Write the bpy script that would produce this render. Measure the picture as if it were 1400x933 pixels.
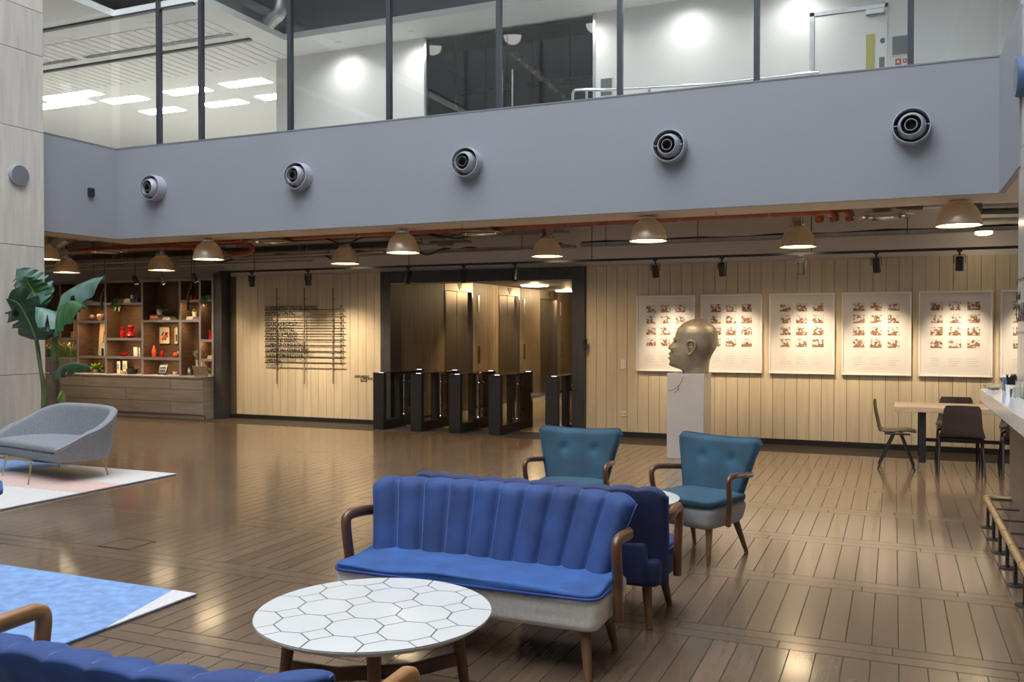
import bpy, math, random
from mathutils import Vector, Matrix, noise
random.seed(7)
PI = math.pi
for o in list(bpy.data.objects): bpy.data.objects.remove(o)
S = bpy.context.scene
COL = S.collection

# ------------------------------------------------------------------ camera
H = 1.65; FPX = 1225.4; YAW = 0.40307; PITCH = -0.01314
cd = bpy.data.cameras.new('camera'); cam = bpy.data.objects.new('camera', cd); COL.objects.link(cam)
cd.sensor_width = 36; cd.lens = FPX / 1400 * 36; cd.clip_end = 200; cd.clip_start = .05
cam.location = (0, 0, H); cam.rotation_euler = (PI / 2 + PITCH, 0, YAW)
S.camera = cam
# ------------------------------------------------------------------ sky over the open atrium roof, exposure
W = bpy.data.worlds.new('world'); S.world = W; W.use_nodes = True
bg = W.node_tree.nodes['Background']; bg.inputs[0].default_value = (.87, .93, 1.0, 1); bg.inputs[1].default_value = 4.4
S.view_settings.view_transform = 'Standard'; S.view_settings.look = 'None'
S.view_settings.exposure = 0.5; S.view_settings.gamma = 1; S.view_settings.use_curve_mapping = False
S.cycles.max_bounces = 8; S.cycles.diffuse_bounces = 4; S.cycles.transparent_max_bounces = 16
S.cycles.sample_clamp_indirect = 4
WARM = (1.0, .70, .38); WARM2 = (1.0, .80, .56)
BELL_W = 105; SPOT_W = 105; OFFICE_W = 2.6

# pixel of the 1400x933 photograph -> direction; the distance comes from the plane the thing stands on
FW = Vector((-math.sin(YAW) * math.cos(PITCH), math.cos(YAW) * math.cos(PITCH), math.sin(PITCH)))
RT = Vector((math.cos(YAW), math.sin(YAW), 0)); UP = RT.cross(FW); CP = Vector((0, 0, H))
def ray(x, y): return FW + RT * ((x - 700) / FPX) + UP * ((466.5 - y) / FPX)
def onz(x, y, z=0.):
    d = ray(x, y); return CP + d * ((z - H) / d.z)
def ony(x, y, Y):
    d = ray(x, y); return CP + d * (Y / d.y)
def onx(x, y, X):
    d = ray(x, y); return CP + d * (X / d.x)
def proj(P):
    v = Vector(P) - CP; z = v.dot(FW)
    return (700 + FPX * v.dot(RT) / z, 466.5 - FPX * v.dot(UP) / z, z)

# ------------------------------------------------------------------ materials
def mat(name, col, rough=.5, metal=0., var=0., scale=8., stretch=(1, 1, 1), bump=0., rnd=0., spec=.5, sheen=0., sheen_col=None, coat=0., col2=None, emit=None, estr=0., detail=4., coatr=.1):
    m = bpy.data.materials.new(name); m.use_nodes = True
    nt = m.node_tree; b = nt.nodes['Principled BSDF']
    b.inputs['Base Color'].default_value = (*col, 1); b.inputs['Roughness'].default_value = rough; b.inputs['Metallic'].default_value = metal
    b.inputs['Specular IOR Level'].default_value = spec
    if sheen: b.inputs['Sheen Weight'].default_value = sheen; b.inputs['Sheen Roughness'].default_value = .35; b.inputs['Sheen Tint'].default_value = (*(sheen_col or col), 1)
    if coat: b.inputs['Coat Weight'].default_value = coat; b.inputs['Coat Roughness'].default_value = coatr
    if emit: b.inputs['Emission Color'].default_value = (*emit, 1); b.inputs['Emission Strength'].default_value = estr
    N = nt.nodes.new; L = nt.links.new
    if var or bump or rnd:
        tc = N('ShaderNodeTexCoord'); mp = N('ShaderNodeMapping'); mp.inputs['Scale'].default_value = stretch
        oi = N('ShaderNodeObjectInfo'); ge = N('ShaderNodeNewGeometry')
        add = N('ShaderNodeMath'); add.operation = 'ADD'; L(oi.outputs['Random'], add.inputs[0]); L(ge.outputs['Random Per Island'], add.inputs[1])
        fr = N('ShaderNodeMath'); fr.operation = 'FRACT'; L(add.outputs[0], fr.inputs[0])
        L(tc.outputs['Object'], mp.inputs[0])
        off = N('ShaderNodeVectorMath'); off.operation = 'SCALE'; off.inputs[0].default_value = (37, 53, 19)
        L(fr.outputs[0], off.inputs['Scale'])
        av = N('ShaderNodeVectorMath'); L(mp.outputs[0], av.inputs[0])
        if rnd: L(off.outputs[0], av.inputs[1])
        nz = N('ShaderNodeTexNoise'); nz.inputs['Scale'].default_value = scale; nz.inputs['Detail'].default_value = detail
        L(av.outputs[0], nz.inputs['Vector'])
        ramp = N('ShaderNodeValToRGB'); c2 = col2 or tuple(c * (1 - var) for c in col)
        ramp.color_ramp.elements[0].position = .3; ramp.color_ramp.elements[1].position = .7
        ramp.color_ramp.elements[0].color = (*c2, 1); ramp.color_ramp.elements[1].color = (*(min(1, c * (1 + (0 if col2 else var * .6))) for c in col), 1)
        L(nz.outputs[0], ramp.inputs[0]); out = ramp.outputs[0]
        if rnd:
            mr = N('ShaderNodeMapRange'); mr.inputs[3].default_value = 1 - rnd; mr.inputs[4].default_value = 1 + rnd
            L(fr.outputs[0], mr.inputs[0])
            mx = N('ShaderNodeVectorMath'); mx.operation = 'SCALE'; L(out, mx.inputs[0]); L(mr.outputs[0], mx.inputs['Scale']); out = mx.outputs[0]
        L(out, b.inputs['Base Color'])
        if bump:
            bp = N('ShaderNodeBump'); bp.inputs['Strength'].default_value = bump; bp.inputs['Distance'].default_value = .01
            L(nz.outputs[0], bp.inputs['Height']); L(bp.outputs[0], b.inputs['Normal'])
    return m
def glass(name, tint=(1, 1, 1), refl=.9, rough=0.):
    m = bpy.data.materials.new(name); m.use_nodes = True; nt = m.node_tree
    nt.nodes.remove(nt.nodes['Principled BSDF'])
    N = nt.nodes.new; L = nt.links.new
    t = N('ShaderNodeBsdfTransparent'); t.inputs[0].default_value = (*tint, 1)
    g = N('ShaderNodeBsdfGlossy'); g.inputs['Roughness'].default_value = rough; g.inputs[0].default_value = (refl, refl, refl, 1)
    lw = N('ShaderNodeLayerWeight'); pw = N('ShaderNodeMath'); pw.operation = 'POWER'; L(lw.outputs['Facing'], pw.inputs[0]); pw.inputs[1].default_value = 5
    f = N('ShaderNodeMath'); f.operation = 'MULTIPLY_ADD'; L(pw.outputs[0], f.inputs[0]); f.inputs[1].default_value = .93; f.inputs[2].default_value = .035
    x = N('ShaderNodeMixShader'); L(f.outputs[0], x.inputs[0]); L(t.outputs[0], x.inputs[1]); L(g.outputs[0], x.inputs[2])
    L(x.outputs[0], nt.nodes['Material Output'].inputs[0]); return m
def emis(name, col, s):
    m = bpy.data.materials.new(name); m.use_nodes = True; b = m.node_tree.nodes['Principled BSDF']
    b.inputs['Base Color'].default_value = (.8, .8, .8, 1); b.inputs['Emission Color'].default_value = (*col, 1); b.inputs['Emission Strength'].default_value = s; return m
MT = {}
MT['plank'] = mat('stained_oak_plank', (.155, .104, .066), .24, var=.14, scale=4, stretch=(7, 1, 1), rnd=.16, coat=.6, coatr=.11, detail=2)
MT['joint'] = mat('floor_joint', (.030, .022, .016), .8)
MT['clad'] = mat('pale_ash_board', (.60, .51, .37), .5, var=.10, scale=3, stretch=(6, 6, .5), rnd=.045, bump=.02)
MT['cladback'] = mat('board_joint', (.10, .075, .045), .9)
MT['upper'] = mat('grey_plaster', (.66, .62, .58), .8, var=.06, scale=2)
MT['fascia'] = mat('blue_grey_paint', (.275, .288, .315), .55, var=.03, scale=1.2)
MT['cream'] = mat('cream_plaster', (.62, .55, .45), .7)
MT['dark'] = mat('charcoal_timber', (.050, .050, .056), .45, var=.25, scale=4, stretch=(8, 8, .6))
MT['stone'] = mat('pale_travertine', (.56, .52, .465), .22, var=.14, scale=2.2, stretch=(5, 5, .5), rnd=.05)
MT['white'] = mat('white_paint', (.83, .82, .80), .6)
MT['white_off'] = mat('white_ceiling', (.82, .82, .80), .7)
MT['lobby'] = mat('brown_oak_board', (.25, .19, .125), .5, var=.28, scale=4, stretch=(8, 8, .5), rnd=.15)
MT['steel'] = mat('brushed_steel', (.22, .185, .14), .36, .8, var=.1, scale=30, stretch=(1, 1, .05))
MT['chrome'] = mat('chrome', (.75, .75, .76), .15, 1.)
MT['galv'] = mat('galvanised', (.50, .50, .50), .35, 1., var=.15, scale=12)
MT['black'] = mat('black_metal', (.018, .018, .020), .42)
MT['blackgloss'] = mat('black_glass', (.022, .020, .018), .08)
MT['smoke'] = glass('smoked_glass', (.72, .70, .66), .9)
MT['glass'] = glass('clear_glass', (.96, .975, .97), .85)
MT['mull'] = mat('dark_mullion', (.055, .062, .078), .35, .3)
MT['redpipe'] = mat('red_copper_pipe', (.34, .090, .040), .35, .35, var=.25, scale=9)
MT['cable'] = mat('dark_cable', (.035, .032, .030), .6)
MT['duct'] = mat('dark_duct', (.14, .13, .12), .6)
MT['bell'] = mat('grey_reflector_shade', (.46, .39, .31), .3, .4, var=.15, scale=4)
def translucent(m, f):
    nt = m.node_tree; b = nt.nodes['Principled BSDF']; t = nt.nodes.new('ShaderNodeBsdfTranslucent'); t.inputs[0].default_value = (.9, .74, .52, 1); x = nt.nodes.new('ShaderNodeMixShader'); x.inputs[0].default_value = f
    nt.links.new(b.outputs[0], x.inputs[1]); nt.links.new(t.outputs[0], x.inputs[2]); nt.links.new(x.outputs[0], nt.nodes['Material Output'].inputs[0])
MT['shade'] = mat('prismatic_reflector', (.40, .34, .27), .28, .3, var=.15, scale=4); translucent(MT['shade'], .045)
MT['lens'] = emis('warm_lens', (1.0, .80, .50), 9.)
MT['lens2'] = emis('warm_spot_lens', (1.0, .85, .6), 9.)
MT['blue'] = mat('royal_blue_velvet', (.018, .050, .180), .75, var=.35, scale=6, sheen=.38, sheen_col=(.35, .5, 1.), bump=.02)
MT['blueseat'] = mat('bright_blue_velvet', (.022, .085, .29), .75, var=.35, scale=7, sheen=.6, sheen_col=(.4, .6, 1.), bump=.06)
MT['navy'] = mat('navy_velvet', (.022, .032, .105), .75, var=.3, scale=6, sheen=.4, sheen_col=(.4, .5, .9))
MT['rod'] = mat('shadow_toned_rod', (.26, .21, .15), .45)  # pale rods; their shadow is put into this grey-brown tone
MT['atrium'] = mat('grey_atrium_wall', (.30, .30, .30), .7)
MT['seam'] = mat('velvet_seam_sheen', (.06, .11, .30), .6, sheen=.6, sheen_col=(.5, .65, 1.))  # lighter blue paints the velvet sheen along the seams
MT['piping'] = mat('blue_piping', (.016, .045, .22), .6, sheen=.3)
MT['teal'] = mat('teal_velvet', (.018, .066, .105), .75, var=.4, scale=5, sheen=.6, sheen_col=(.45, .75, .9), bump=.02)
MT['linen'] = mat('cream_linen', (.72, .67, .61), .9, var=.12, scale=60, bump=.08)
MT['greylinen'] = mat('grey_linen', (.40, .39, .385), .9, var=.10, scale=70, bump=.06)
MT['walnut'] = mat('brown_walnut', (.135, .055, .022), .33, var=.4, scale=6, stretch=(1, 1, 1), coat=.3)
MT['oakarm'] = mat('honey_oak', (.36, .17, .06), .33, var=.3, scale=7, coat=.3)
MT['leg'] = mat('tapered_wood', (.20, .10, .045), .4, var=.35, scale=8)
MT['tile'] = mat('white_marble_tile', (.62, .62, .60), .16, var=.03, scale=3)
MT['grout'] = mat('grey_grout', (.045, .045, .045), .8)
MT['greywool'] = mat('grey_wool', (.25, .262, .285), .95, var=.30, scale=90, bump=.15, sheen=.3)
MT['greydark'] = mat('dark_grey_wool', (.17, .185, .215), .95, var=.25, scale=90, bump=.1)
MT['brass'] = mat('brass', (.62, .48, .28), .28, .85)
MT['whitewool'] = mat('white_rug_wool', (.58, .56, .55), .95, var=.10, scale=40, bump=.2)
MT['pinkwool'] = mat('pink_rug_wool', (.60, .43, .38), .95, var=.10, scale=40, bump=.2)
MT['bluewool'] = mat('pale_blue_rug_wool', (.185, .30, .53), .95, var=.22, scale=14, bump=.25, detail=8)
MT['rugedge'] = mat('rug_edge', (.07, .09, .14), .9)
MT['plinth'] = mat('white_marble_plinth', (.46, .44, .415), .3, var=.08, scale=3)
MT['vein'] = mat('dark_vein', (.20, .13, .11), .4)
MT['bronze'] = mat('patinated_bronze', (.40, .33, .235), .46, .4, var=.35, scale=6, col2=(.22, .205, .185), bump=.2)
MT['artwhite'] = mat('white_frame', (.86, .83, .79), .5)
MT['mount'] = mat('white_mount', (.70, .675, .65), .6)
MT['textline'] = mat('grey_print', (.38, .35, .32), .8)
MT['quartz'] = mat('white_quartz', (.72, .72, .73), .10, var=.05, scale=4)
MT['barwood'] = mat('grey_brown_timber', (.165, .125, .10), .5, var=.3, scale=5, stretch=(8, 8, .6))
MT['tabletop'] = mat('pale_ash_top', (.58, .45, .32), .4, var=.2, scale=4, stretch=(1, 9, 9))
MT['chairply'] = mat('black_stained_ply', (.060, .044, .036), .42)
MT['sidechair'] = mat('taupe_stained_ply', (.13, .095, .075), .42)
MT['shelfmetal'] = mat('grey_shelf', (.215, .215, .245), .45)
MT['shelfback'] = mat('dark_brown_oak', (.115, .062, .038), .5, var=.35, scale=5, stretch=(1, 1, 8))
MT['drawer'] = mat('grey_oak_panel', (.27, .25, .25), .45, var=.22, scale=3, stretch=(.6, 1, 7), rnd=.10)
MT['leaf'] = mat('banana_leaf', (.045, .125, .040), .35, var=.4, scale=5, spec=.5)
MT['leafblue'] = mat('blue_green_leaf', (.120, .215, .180), .4, var=.3, scale=5)
MT['leafdark'] = mat('dark_banana_leaf', (.022, .062, .028), .35, var=.4, scale=5)
MT['rib'] = mat('leaf_midrib', (.12, .22, .06), .5)
MT['stem'] = mat('green_stem', (.075, .115, .035), .5, var=.4, scale=6)
MT['bark'] = mat('brown_sheath', (.13, .08, .045), .85, var=.5, scale=9, bump=.6)
MT['lime'] = mat('lime_leaf', (.22, .34, .03), .5, var=.3)
MT['fern'] = mat('fern_leaf', (.10, .17, .05), .55, var=.4)
MT['straw'] = mat('dry_grass', (.38, .32, .16), .8, var=.4)
MT['greyp'] = mat('grey_planter', (.22, .21, .20), .7)
MT['red'] = mat('red_glaze', (.45, .012, .012), .2)
MT['orange'] = mat('orange_glaze', (.75, .13, .03), .35)
MT['potw'] = mat('white_pot', (.62, .58, .53), .6)
MT['terra'] = mat('terracotta', (.48, .30, .18), .7)
MT['paper'] = mat('cream_paper', (.66, .60, .50), .7)
MT['bookblue'] = mat('blue_cover', (.04, .06, .22), .5)
MT['bookred'] = mat('red_cover', (.50, .10, .07), .5)
MT['bookgrey'] = mat('grey_cover', (.28, .28, .29), .6)
MT['tan'] = mat('tan_board', (.55, .38, .20), .6)
MT['screen'] = mat('dark_screen', (.02, .025, .035), .15)
MT['silver'] = mat('silver_laptop', (.55, .52, .49), .35, .6)
MT['yellowglass'] = mat('yellow_vision_panel', (.50, .48, .12), .3)
MT['redsign'] = mat('red_sign', (.55, .03, .02), .5)
MT['bluesign'] = mat('blue_sign', (.07, .13, .25), .5)
MT['greypanel'] = mat('grey_panel', (.16, .17, .185), .25)
MT['darkroom'] = mat('grey_office', (.16, .165, .165), .7)
MT['voidceil'] = mat('dark_void', (.12, .13, .15), .8)
MT['panel'] = emis('office_light_panel', (.97, 1.0, .99), 20.)
MT['down'] = emis('downlight', (1, 1, 1), 14.)
MT['led'] = emis('led', (.6, .6, 1.), 3.)
MT['ledwarm'] = emis('warm_led_strip', (1., .62, .32), .4)
MT['white_pl'] = mat('white_plastic', (.75, .73, .68), .4)
MT['lightfloor'] = mat('pale_stone_floor', (.42, .33, .22), .25, var=.1)
MT['ventgrey'] = mat('vent_grey', (.42, .43, .48), .4, .2)

# ------------------------------------------------------------------ geometry helpers
class MB:
    def __init__(s): s.v = []; s.f = []; s.m = []; s.mi = 0
    def add(s, vs, fs):
        n = len(s.v); s.v += [tuple(v) for v in vs]; s.f += [tuple(i + n for i in f) for f in fs]; s.m += [s.mi] * len(fs); return s
    def box(s, x0, x1, y0, y1, z0, z1, M=None):
        vs = [(x, y, z) for z in (z0, z1) for y in (y0, y1) for x in (x0, x1)]
        if M: vs = [M @ Vector(v) for v in vs]
        return s.add(vs, [(0, 2, 3, 1), (4, 5, 7, 6), (0, 1, 5, 4), (2, 6, 7, 3), (0, 4, 6, 2), (1, 3, 7, 5)])
    def lathe(s, prof, n=24, M=None, cap=True):
        vs = []; fs = []
        for r, z in prof:
            for k in range(n):
                a = 2 * PI * k / n; v = Vector((r * math.cos(a), r * math.sin(a), z)); vs.append(M @ v if M else v)
        for i in range(len(prof) - 1):
            for k in range(n):
                k2 = (k + 1) % n; fs.append((i * n + k, i * n + k2, (i + 1) * n + k2, (i + 1) * n + k))
        if cap:
            if prof[0][0] > 1e-4: fs.append(tuple(range(n - 1, -1, -1)))
            if prof[-1][0] > 1e-4: fs.append(tuple((len(prof) - 1) * n + k for k in range(n)))
        return s.add(vs, fs)
    def cyl(s, p0, p1, r0, r1=None, n=12):
        p0 = Vector(p0); p1 = Vector(p1); d = p1 - p0; q = d.to_track_quat('Z', 'Y').to_matrix().to_4x4()
        return s.lathe([(r0, 0), (r0 if r1 is None else r1, d.length)], n, Matrix.Translation(p0) @ q)
    def sweep(s, pts, sec, scale=None, up=(1, 0, 0), closed=False):
        """sec: 2-D polygon (a along 'up', b across); carried along pts"""
        pts = [Vector(p) for p in pts]; n = len(pts); m = len(sec); vs = []; fs = []; up = Vector(up)
        for i, p in enumerate(pts):
            t = (pts[min(i + 1, n - 1)] - pts[max(i - 1, 0)]).normalized()
            b = t.cross(up)
            if b.length < 1e-5: b = t.cross(Vector((0, .3, 1)))
            b.normalize(); a = b.cross(t).normalized(); k = scale[i] if scale else 1
            for (u, w) in sec: vs.append(p + a * u * k + b * w * k)
        for i in range(n - 1):
            for j in range(m):
                j2 = (j + 1) % m; fs.append((i * m + j, i * m + j2, (i + 1) * m + j2, (i + 1) * m + j))
        fs.append(tuple(range(m - 1, -1, -1))); fs.append(tuple((n - 1) * m + j for j in range(m)))
        return s.add(vs, fs)
    def tube(s, pts, r, n=8, up=(.12, .2, 1), scale=None):
        return s.sweep(pts, [(r * math.cos(2 * PI * k / n), r * math.sin(2 * PI * k / n)) for k in range(n)], scale, up)
    def grid(s, fn, nu, nv, wu=False, wv=False):
        vs = []; fs = []
        for i in range(nu if wu else nu + 1):
            for j in range(nv if wv else nv + 1): vs.append(fn(i / nu, j / nv))
        J = nv if wv else nv + 1; I = nu if wu else nu + 1
        for i in range(nu):
            for j in range(nv):
                a, b = i, (i + 1) % I; c, d = j, (j + 1) % J
                fs.append((a * J + c, b * J + c, b * J + d, a * J + d))
        return s.add(vs, fs)
    def prism(s, poly, z0, z1, M=None):
        n = len(poly); vs = [Vector((x, y, z0)) for x, y in poly] + [Vector((x, y, z1)) for x, y in poly]
        if M: vs = [M @ v for v in vs]
        return s.add(vs, [tuple(range(n - 1, -1, -1)), tuple(range(n, 2 * n))] + [(i, (i + 1) % n, n + (i + 1) % n, n + i) for i in range(n)])
    def mesh(s, name):
        me = bpy.data.meshes.new(name); me.from_pydata(s.v, [], s.f); me.update(); return me
    def build(s, name, m, parent=None, smooth=False, bevel=0., seg=2, sub=0, loc=None, angle=None):
        me = s.mesh(name); ob = bpy.data.objects.new(name, me); COL.objects.link(ob)
        for x in (m if isinstance(m, (list, tuple)) else [m]): me.materials.append(MT[x])
        if isinstance(m, (list, tuple)): me.polygons.foreach_set('material_index', s.m)
        if parent: ob.parent = parent
        if loc: ob.location = loc
        if bevel:
            b = ob.modifiers.new('bevel', 'BEVEL'); b.width = bevel; b.segments = seg; b.limit_method = 'ANGLE'; b.angle_limit = .6
        if sub:
            b = ob.modifiers.new('sub', 'SUBSURF'); b.levels = sub; b.render_levels = sub
        if smooth or bevel:
            import bmesh
            bm = bmesh.new(); bm.from_mesh(me); bmesh.ops.recalc_face_normals(bm, faces=bm.faces)
            if not sub:
                for e in bm.edges: e.smooth = (not e.is_boundary) and e.calc_face_angle(0) < (angle or .7)
            for f_ in bm.faces: f_.smooth = True
            bm.to_mesh(me); bm.free()
        return ob
def B(*a): return MB().box(*a)
def share(name, me, m, parent, loc, rot=None, scale=None):
    ob = bpy.data.objects.new(name, me); COL.objects.link(ob); ob.parent = parent; ob.location = loc
    if rot: ob.rotation_euler = rot
    if scale: ob.scale = scale
    if not me.materials: me.materials.append(MT[m])
    return ob
def tag(o, label, cat, group=None):
    o['label'] = label; o['category'] = cat
    if group: o['group'] = group
    return o
def thing(name, label, cat, loc=(0, 0, 0), rz=0., group=None):
    o = bpy.data.objects.new(name, None); COL.objects.link(o); o.location = loc; o.rotation_euler = (0, 0, rz); o.empty_display_size = .1
    return tag(o, label, cat, group)
def struct(o, label=None):
    o['kind'] = 'structure'
    if label: o['label'] = label
    return o
def sroot(name, loc=(0, 0, 0), label=None):
    o = bpy.data.objects.new(name, None); COL.objects.link(o); o.location = loc; return struct(o, label)
def dup(root, loc, rz=None, label=None, group=None, keep=None):
    def cp(o, par):
        c = o.copy(); COL.objects.link(c); c.parent = par
        for ch in list(o.children): cp(ch, c)
        return c
    r = cp(root, None); r.location = loc
    if rz is not None: r.rotation_euler = (0, 0, rz)
    if label: r['label'] = label
    if group: r['group'] = group
    return r
def cr(pts, n=6):
    """Catmull-Rom through pts"""
    P = [Vector(p) for p in pts]; P = [P[0] * 2 - P[1]] + P + [P[-1] * 2 - P[-2]]; out = []
    for i in range(1, len(P) - 2):
        for k in range(n):
            t = k / n; a, b, c, d = P[i - 1:i + 3]
            out.append(.5 * (2 * b + (c - a) * t + (2 * a - 5 * b + 4 * c - d) * t * t + (3 * b - a - 3 * c + d) * t ** 3))
    out.append(P[-2]); return out
def interp(tab, x):
    if x <= tab[0][0]: return tab[0][1]
    for (a, b), (c, d) in zip(tab, tab[1:]):
        if x <= c: return b + (d - b) * (x - a) / (c - a)
    return tab[-1][1]
def rsec(w, h, r=.25):
    """rounded rectangle section"""
    w /= 2; h /= 2; k = min(w, h) * r * 2
    return [(w, -h + k), (w, h - k), (w - k, h), (-w + k, h), (-w, h - k), (-w, -h + k), (-w + k, -h), (w - k, -h)]
def light(name, kind, loc, power, col, parent=None, size=.1, spot=None, blend=.5, target=None, sy=None):
    d = bpy.data.lights.new(name, kind); d.energy = power; d.color = col; o = bpy.data.objects.new(name, d); COL.objects.link(o)
    o.location = loc
    if parent: o.parent = parent
    if kind == 'AREA':
        d.size = size
        if sy: d.shape = 'RECTANGLE'; d.size_y = sy
    else: d.shadow_soft_size = size
    if kind == 'SPOT': d.spot_size = spot; d.spot_blend = blend
    if target is not None: o.rotation_euler = (Vector(target) - Vector(loc)).to_track_quat('-Z', 'Y').to_euler()
    return o
def text_mesh(txt, size, depth=.004, align='LEFT', shear=0., spacing=1.):
    c = bpy.data.curves.new('t', 'FONT'); c.body = txt; c.size = size; c.extrude = depth; c.align_x = align; c.shear = shear; c.space_character = spacing; c.resolution_u = 3
    o = bpy.data.objects.new('t', c); COL.objects.link(o)
    dg = bpy.context.evaluated_depsgraph_get(); dg.update(); me = bpy.data.meshes.new_from_object(o.evaluated_get(dg))
    bpy.data.objects.remove(o); return me
def text(name, txt, size, loc, m, parent=None, rot=(PI / 2, 0, 0), **k):
    me = text_mesh(txt, size, **k); me.materials.clear(); me.materials.append(MT[m])
    o = bpy.data.objects.new(name, me); COL.objects.link(o); o.location = loc; o.rotation_euler = rot
    if parent: o.parent = parent
    return o
# ================================================================== THE SETTING
YW = 13.34            # timber wall plane
ZF0, ZF1 = 3.0, 4.34  # balcony front
YF = 10.05; XL = -10.73; XR = .943
ZC = 6.36             # upstairs ceiling
YB = 12.81            # upstairs back wall
# ---- floor: planks run away from the camera in rows, with two-plank bands between the rows
fl = struct(B(-17.2, 5, -8, YW + .1, -.25, -.003).build('floor', 'joint'), 'dark stained oak plank floor with cross bands')
PER, BAND, PW, GAP, GE = 1.242, .226, .129, .0054, .0095
def box_mesh(name, lx, ly, t=.003):
    return B(-lx / 2, lx / 2, -ly / 2, ly / 2, -t, 0).mesh(name)
pm_long = box_mesh('plank', PW - GAP, PER - BAND - GE)
bl = 1.10
pm_band = box_mesh('plank', BAND / 2 - GE * .7, bl - GAP)
cand = []
k0 = int((1.0 - 4.787) / PER) - 1
for k in range(k0, 8):
    yb = 4.787 + k * PER
    if yb > YW: break
    for r in (0, 1):                                   # the two planks of a band, joints staggered
        yc = yb + BAND / 4 + r * BAND / 2
        if yc + BAND / 4 > YW: continue
        off = (k * .37 + r * .55) % bl
        for i in range(-17, 5):
            cand.append((i * bl + off, yc, 1))
    yc = yb + BAND + (PER - BAND) / 2; y1 = yb + PER
    if y1 > YW + .02: continue
    for i in range(-132, 36): cand.append((.029 + (i + .5) * PW, yc, 0))
RUGS = [(-7.2, -3.96, 1.5, 4.32), (-11, -7.45, 5.69, 7.82)]
def vis(c):
    x, y, _ = c
    if x < -16.8 or x > 3.2 or y < .9: return None
    px, py, z = proj((x, y, 0))
    if z < .3: return None
    ins = -30 < px < 1430 and py < 960
    if any(a < x < b and c_ < y < d for a, b, c_, d in RUGS): ins = False
    if -2.8 < x < -1.2 and 1.8 < y < 2.6: ins = False
    return (0 if ins else 1, z)
scored = sorted([(vis(c), c) for c in cand if vis(c)])
for s, (x, y, b) in scored[:300]:
    share('plank', pm_band if b else pm_long, 'plank', fl, (x, y, 0), (0, 0, PI / 2) if b else None)
mb = MB()
for s, (x, y, b) in scored[300:]:
    if b: mb.box(x - bl / 2 + GAP / 2, x + bl / 2 - GAP / 2, y - BAND / 4 + GE * .35, y + BAND / 4 - GE * .35, -.003, 0)
    else: mb.box(x - PW / 2 + GAP / 2, x + PW / 2 - GAP / 2, y - (PER - BAND - GE) / 2, y + (PER - BAND - GE) / 2, -.003, 0)
o = mb.build('planks', 'plank', fl); o['kind'] = 'stuff'
struct(B(-17.2, 5, YW - .001, YW + .1, -.05, -.001).build('trim_4', 'joint'))
struct(B(-8.2, -4.3, YW, 24, -.2, 0).build('floor_lobby', 'lightfloor'), 'pale stone floor of the lift lobby')

# ---- timber clad back wall
wb = sroot('wall_back', (0, YW, 0), 'wall clad in pale upright ash boards')
B(-11.41, -8.11, .012, .15, 0, 2.63).build('backing', 'cladback', wb); B(-4.43, 3.4, .012, .15, 0, 2.63).build('backing', 'cladback', wb)
BW = .1662
bm_ = B(-BW / 2 + .0028, BW / 2 - .0028, 0, .012, .075, 2.63).mesh('board')
x = -8.11 - BW / 2
while x > -11.41 + BW / 2 - .02: share('board', bm_, 'clad', wb, (x, 0, 0)); x -= BW
x = -4.43 + BW / 2
while x < 3.3: share('board', bm_, 'clad', wb, (x, 0, 0)); x += BW
struct(B(-11.41, -8.11, YW - .004, YW + .02, 0, .07).build('baseboard_left', 'black'))
struct(B(-4.43, 3.4, YW - .004, YW + .02, 0, .07).build('baseboard_right', 'black'))
struct(B(-17, 5, YW + .02, YW + .2, 2.63, 3.45).build('wall_back_upper', 'upper'), 'grey plaster bulkhead above the timber boards')
# ---- ceilings / slabs
cs = MB(); cs.box(-20, 5, 10.77, 24, 3.45, 3.62); cs.box(-20, -11.2, -8, 10.77, 3.45, 3.62); cs.box(1.5, 5, -8, 10.77, 3.45, 3.62)
struct(cs.build('ceiling', 'upper'))
so = MB(); so.box(-11.2, 1.5, YF + .06, 10.77, ZF0, 3.45); so.box(-11.3, XL - .06, -8, YF + .06, ZF0, 3.45); so.box(XR + .06, 1.5, 8.5, YF + .06, ZF0, 3.45)
struct(so.build('ceiling_soffit', 'cream'), 'cream painted underside of the balcony edge')
# ---- balcony front in blue-grey paint
wf = MB(); wf.box(XL, XR, YF, YF + .06, ZF0, ZF1); struct(wf.build('wall_balcony_front', 'fascia'), 'blue-grey painted balcony front')
struct(B(XL - .06, XL, -8, YF + .06, ZF0, ZF1).build('wall_balcony_left', 'fascia'))
struct(B(XR, XR + .06, 8.5, YF + .06, ZF0, ZF1).build('wall_balcony_right', 'fascia'))
struct(B(XL - .08, XR + .1, YF - .006, YF + .14, ZF1, ZF1 + .015).build('trim_2', 'shelfmetal'))
struct(B(XL - .14, XL + .006, -8, YF - .006, ZF1, ZF1 + .015).build('trim_3', 'shelfmetal'))
# ---- glazing over the balcony front
MX = [XL, -9.95, -9.16, -7.61, -6.05, -4.49, -2.95, -1.40, .14, XR]
for i in range(len(MX) - 1):
    w = sroot('window_%d' % (i + 1), (MX[i], YF + .05, ZF1 + .015), 'tall frameless glass pane with dark upright over the balcony')
    B(.012, MX[i + 1] - MX[i] - .012, .02, .032, 0, 3.1).build('pane', 'glass', w)
    if i: B(-.03, .03, -.01, .06, 0, 3.1).build('mullion', 'mull', w)
w = sroot('window_10', (XL - .05, 0, ZF1 + .015), 'glass along the left balcony')
for y0 in (8.46, 6.9, 5.3, 3.7): B(-.032, -.02, y0 + .008, y0 + 1.572, 0, 3.1).build('pane', 'glass', w)
w = sroot('window_11', (XR + .05, 0, ZF1 + .015), 'glass along the right balcony')
B(-.032, -.02, 8.52, YF, 0, 3.1).build('pane', 'glass', w)
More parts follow.
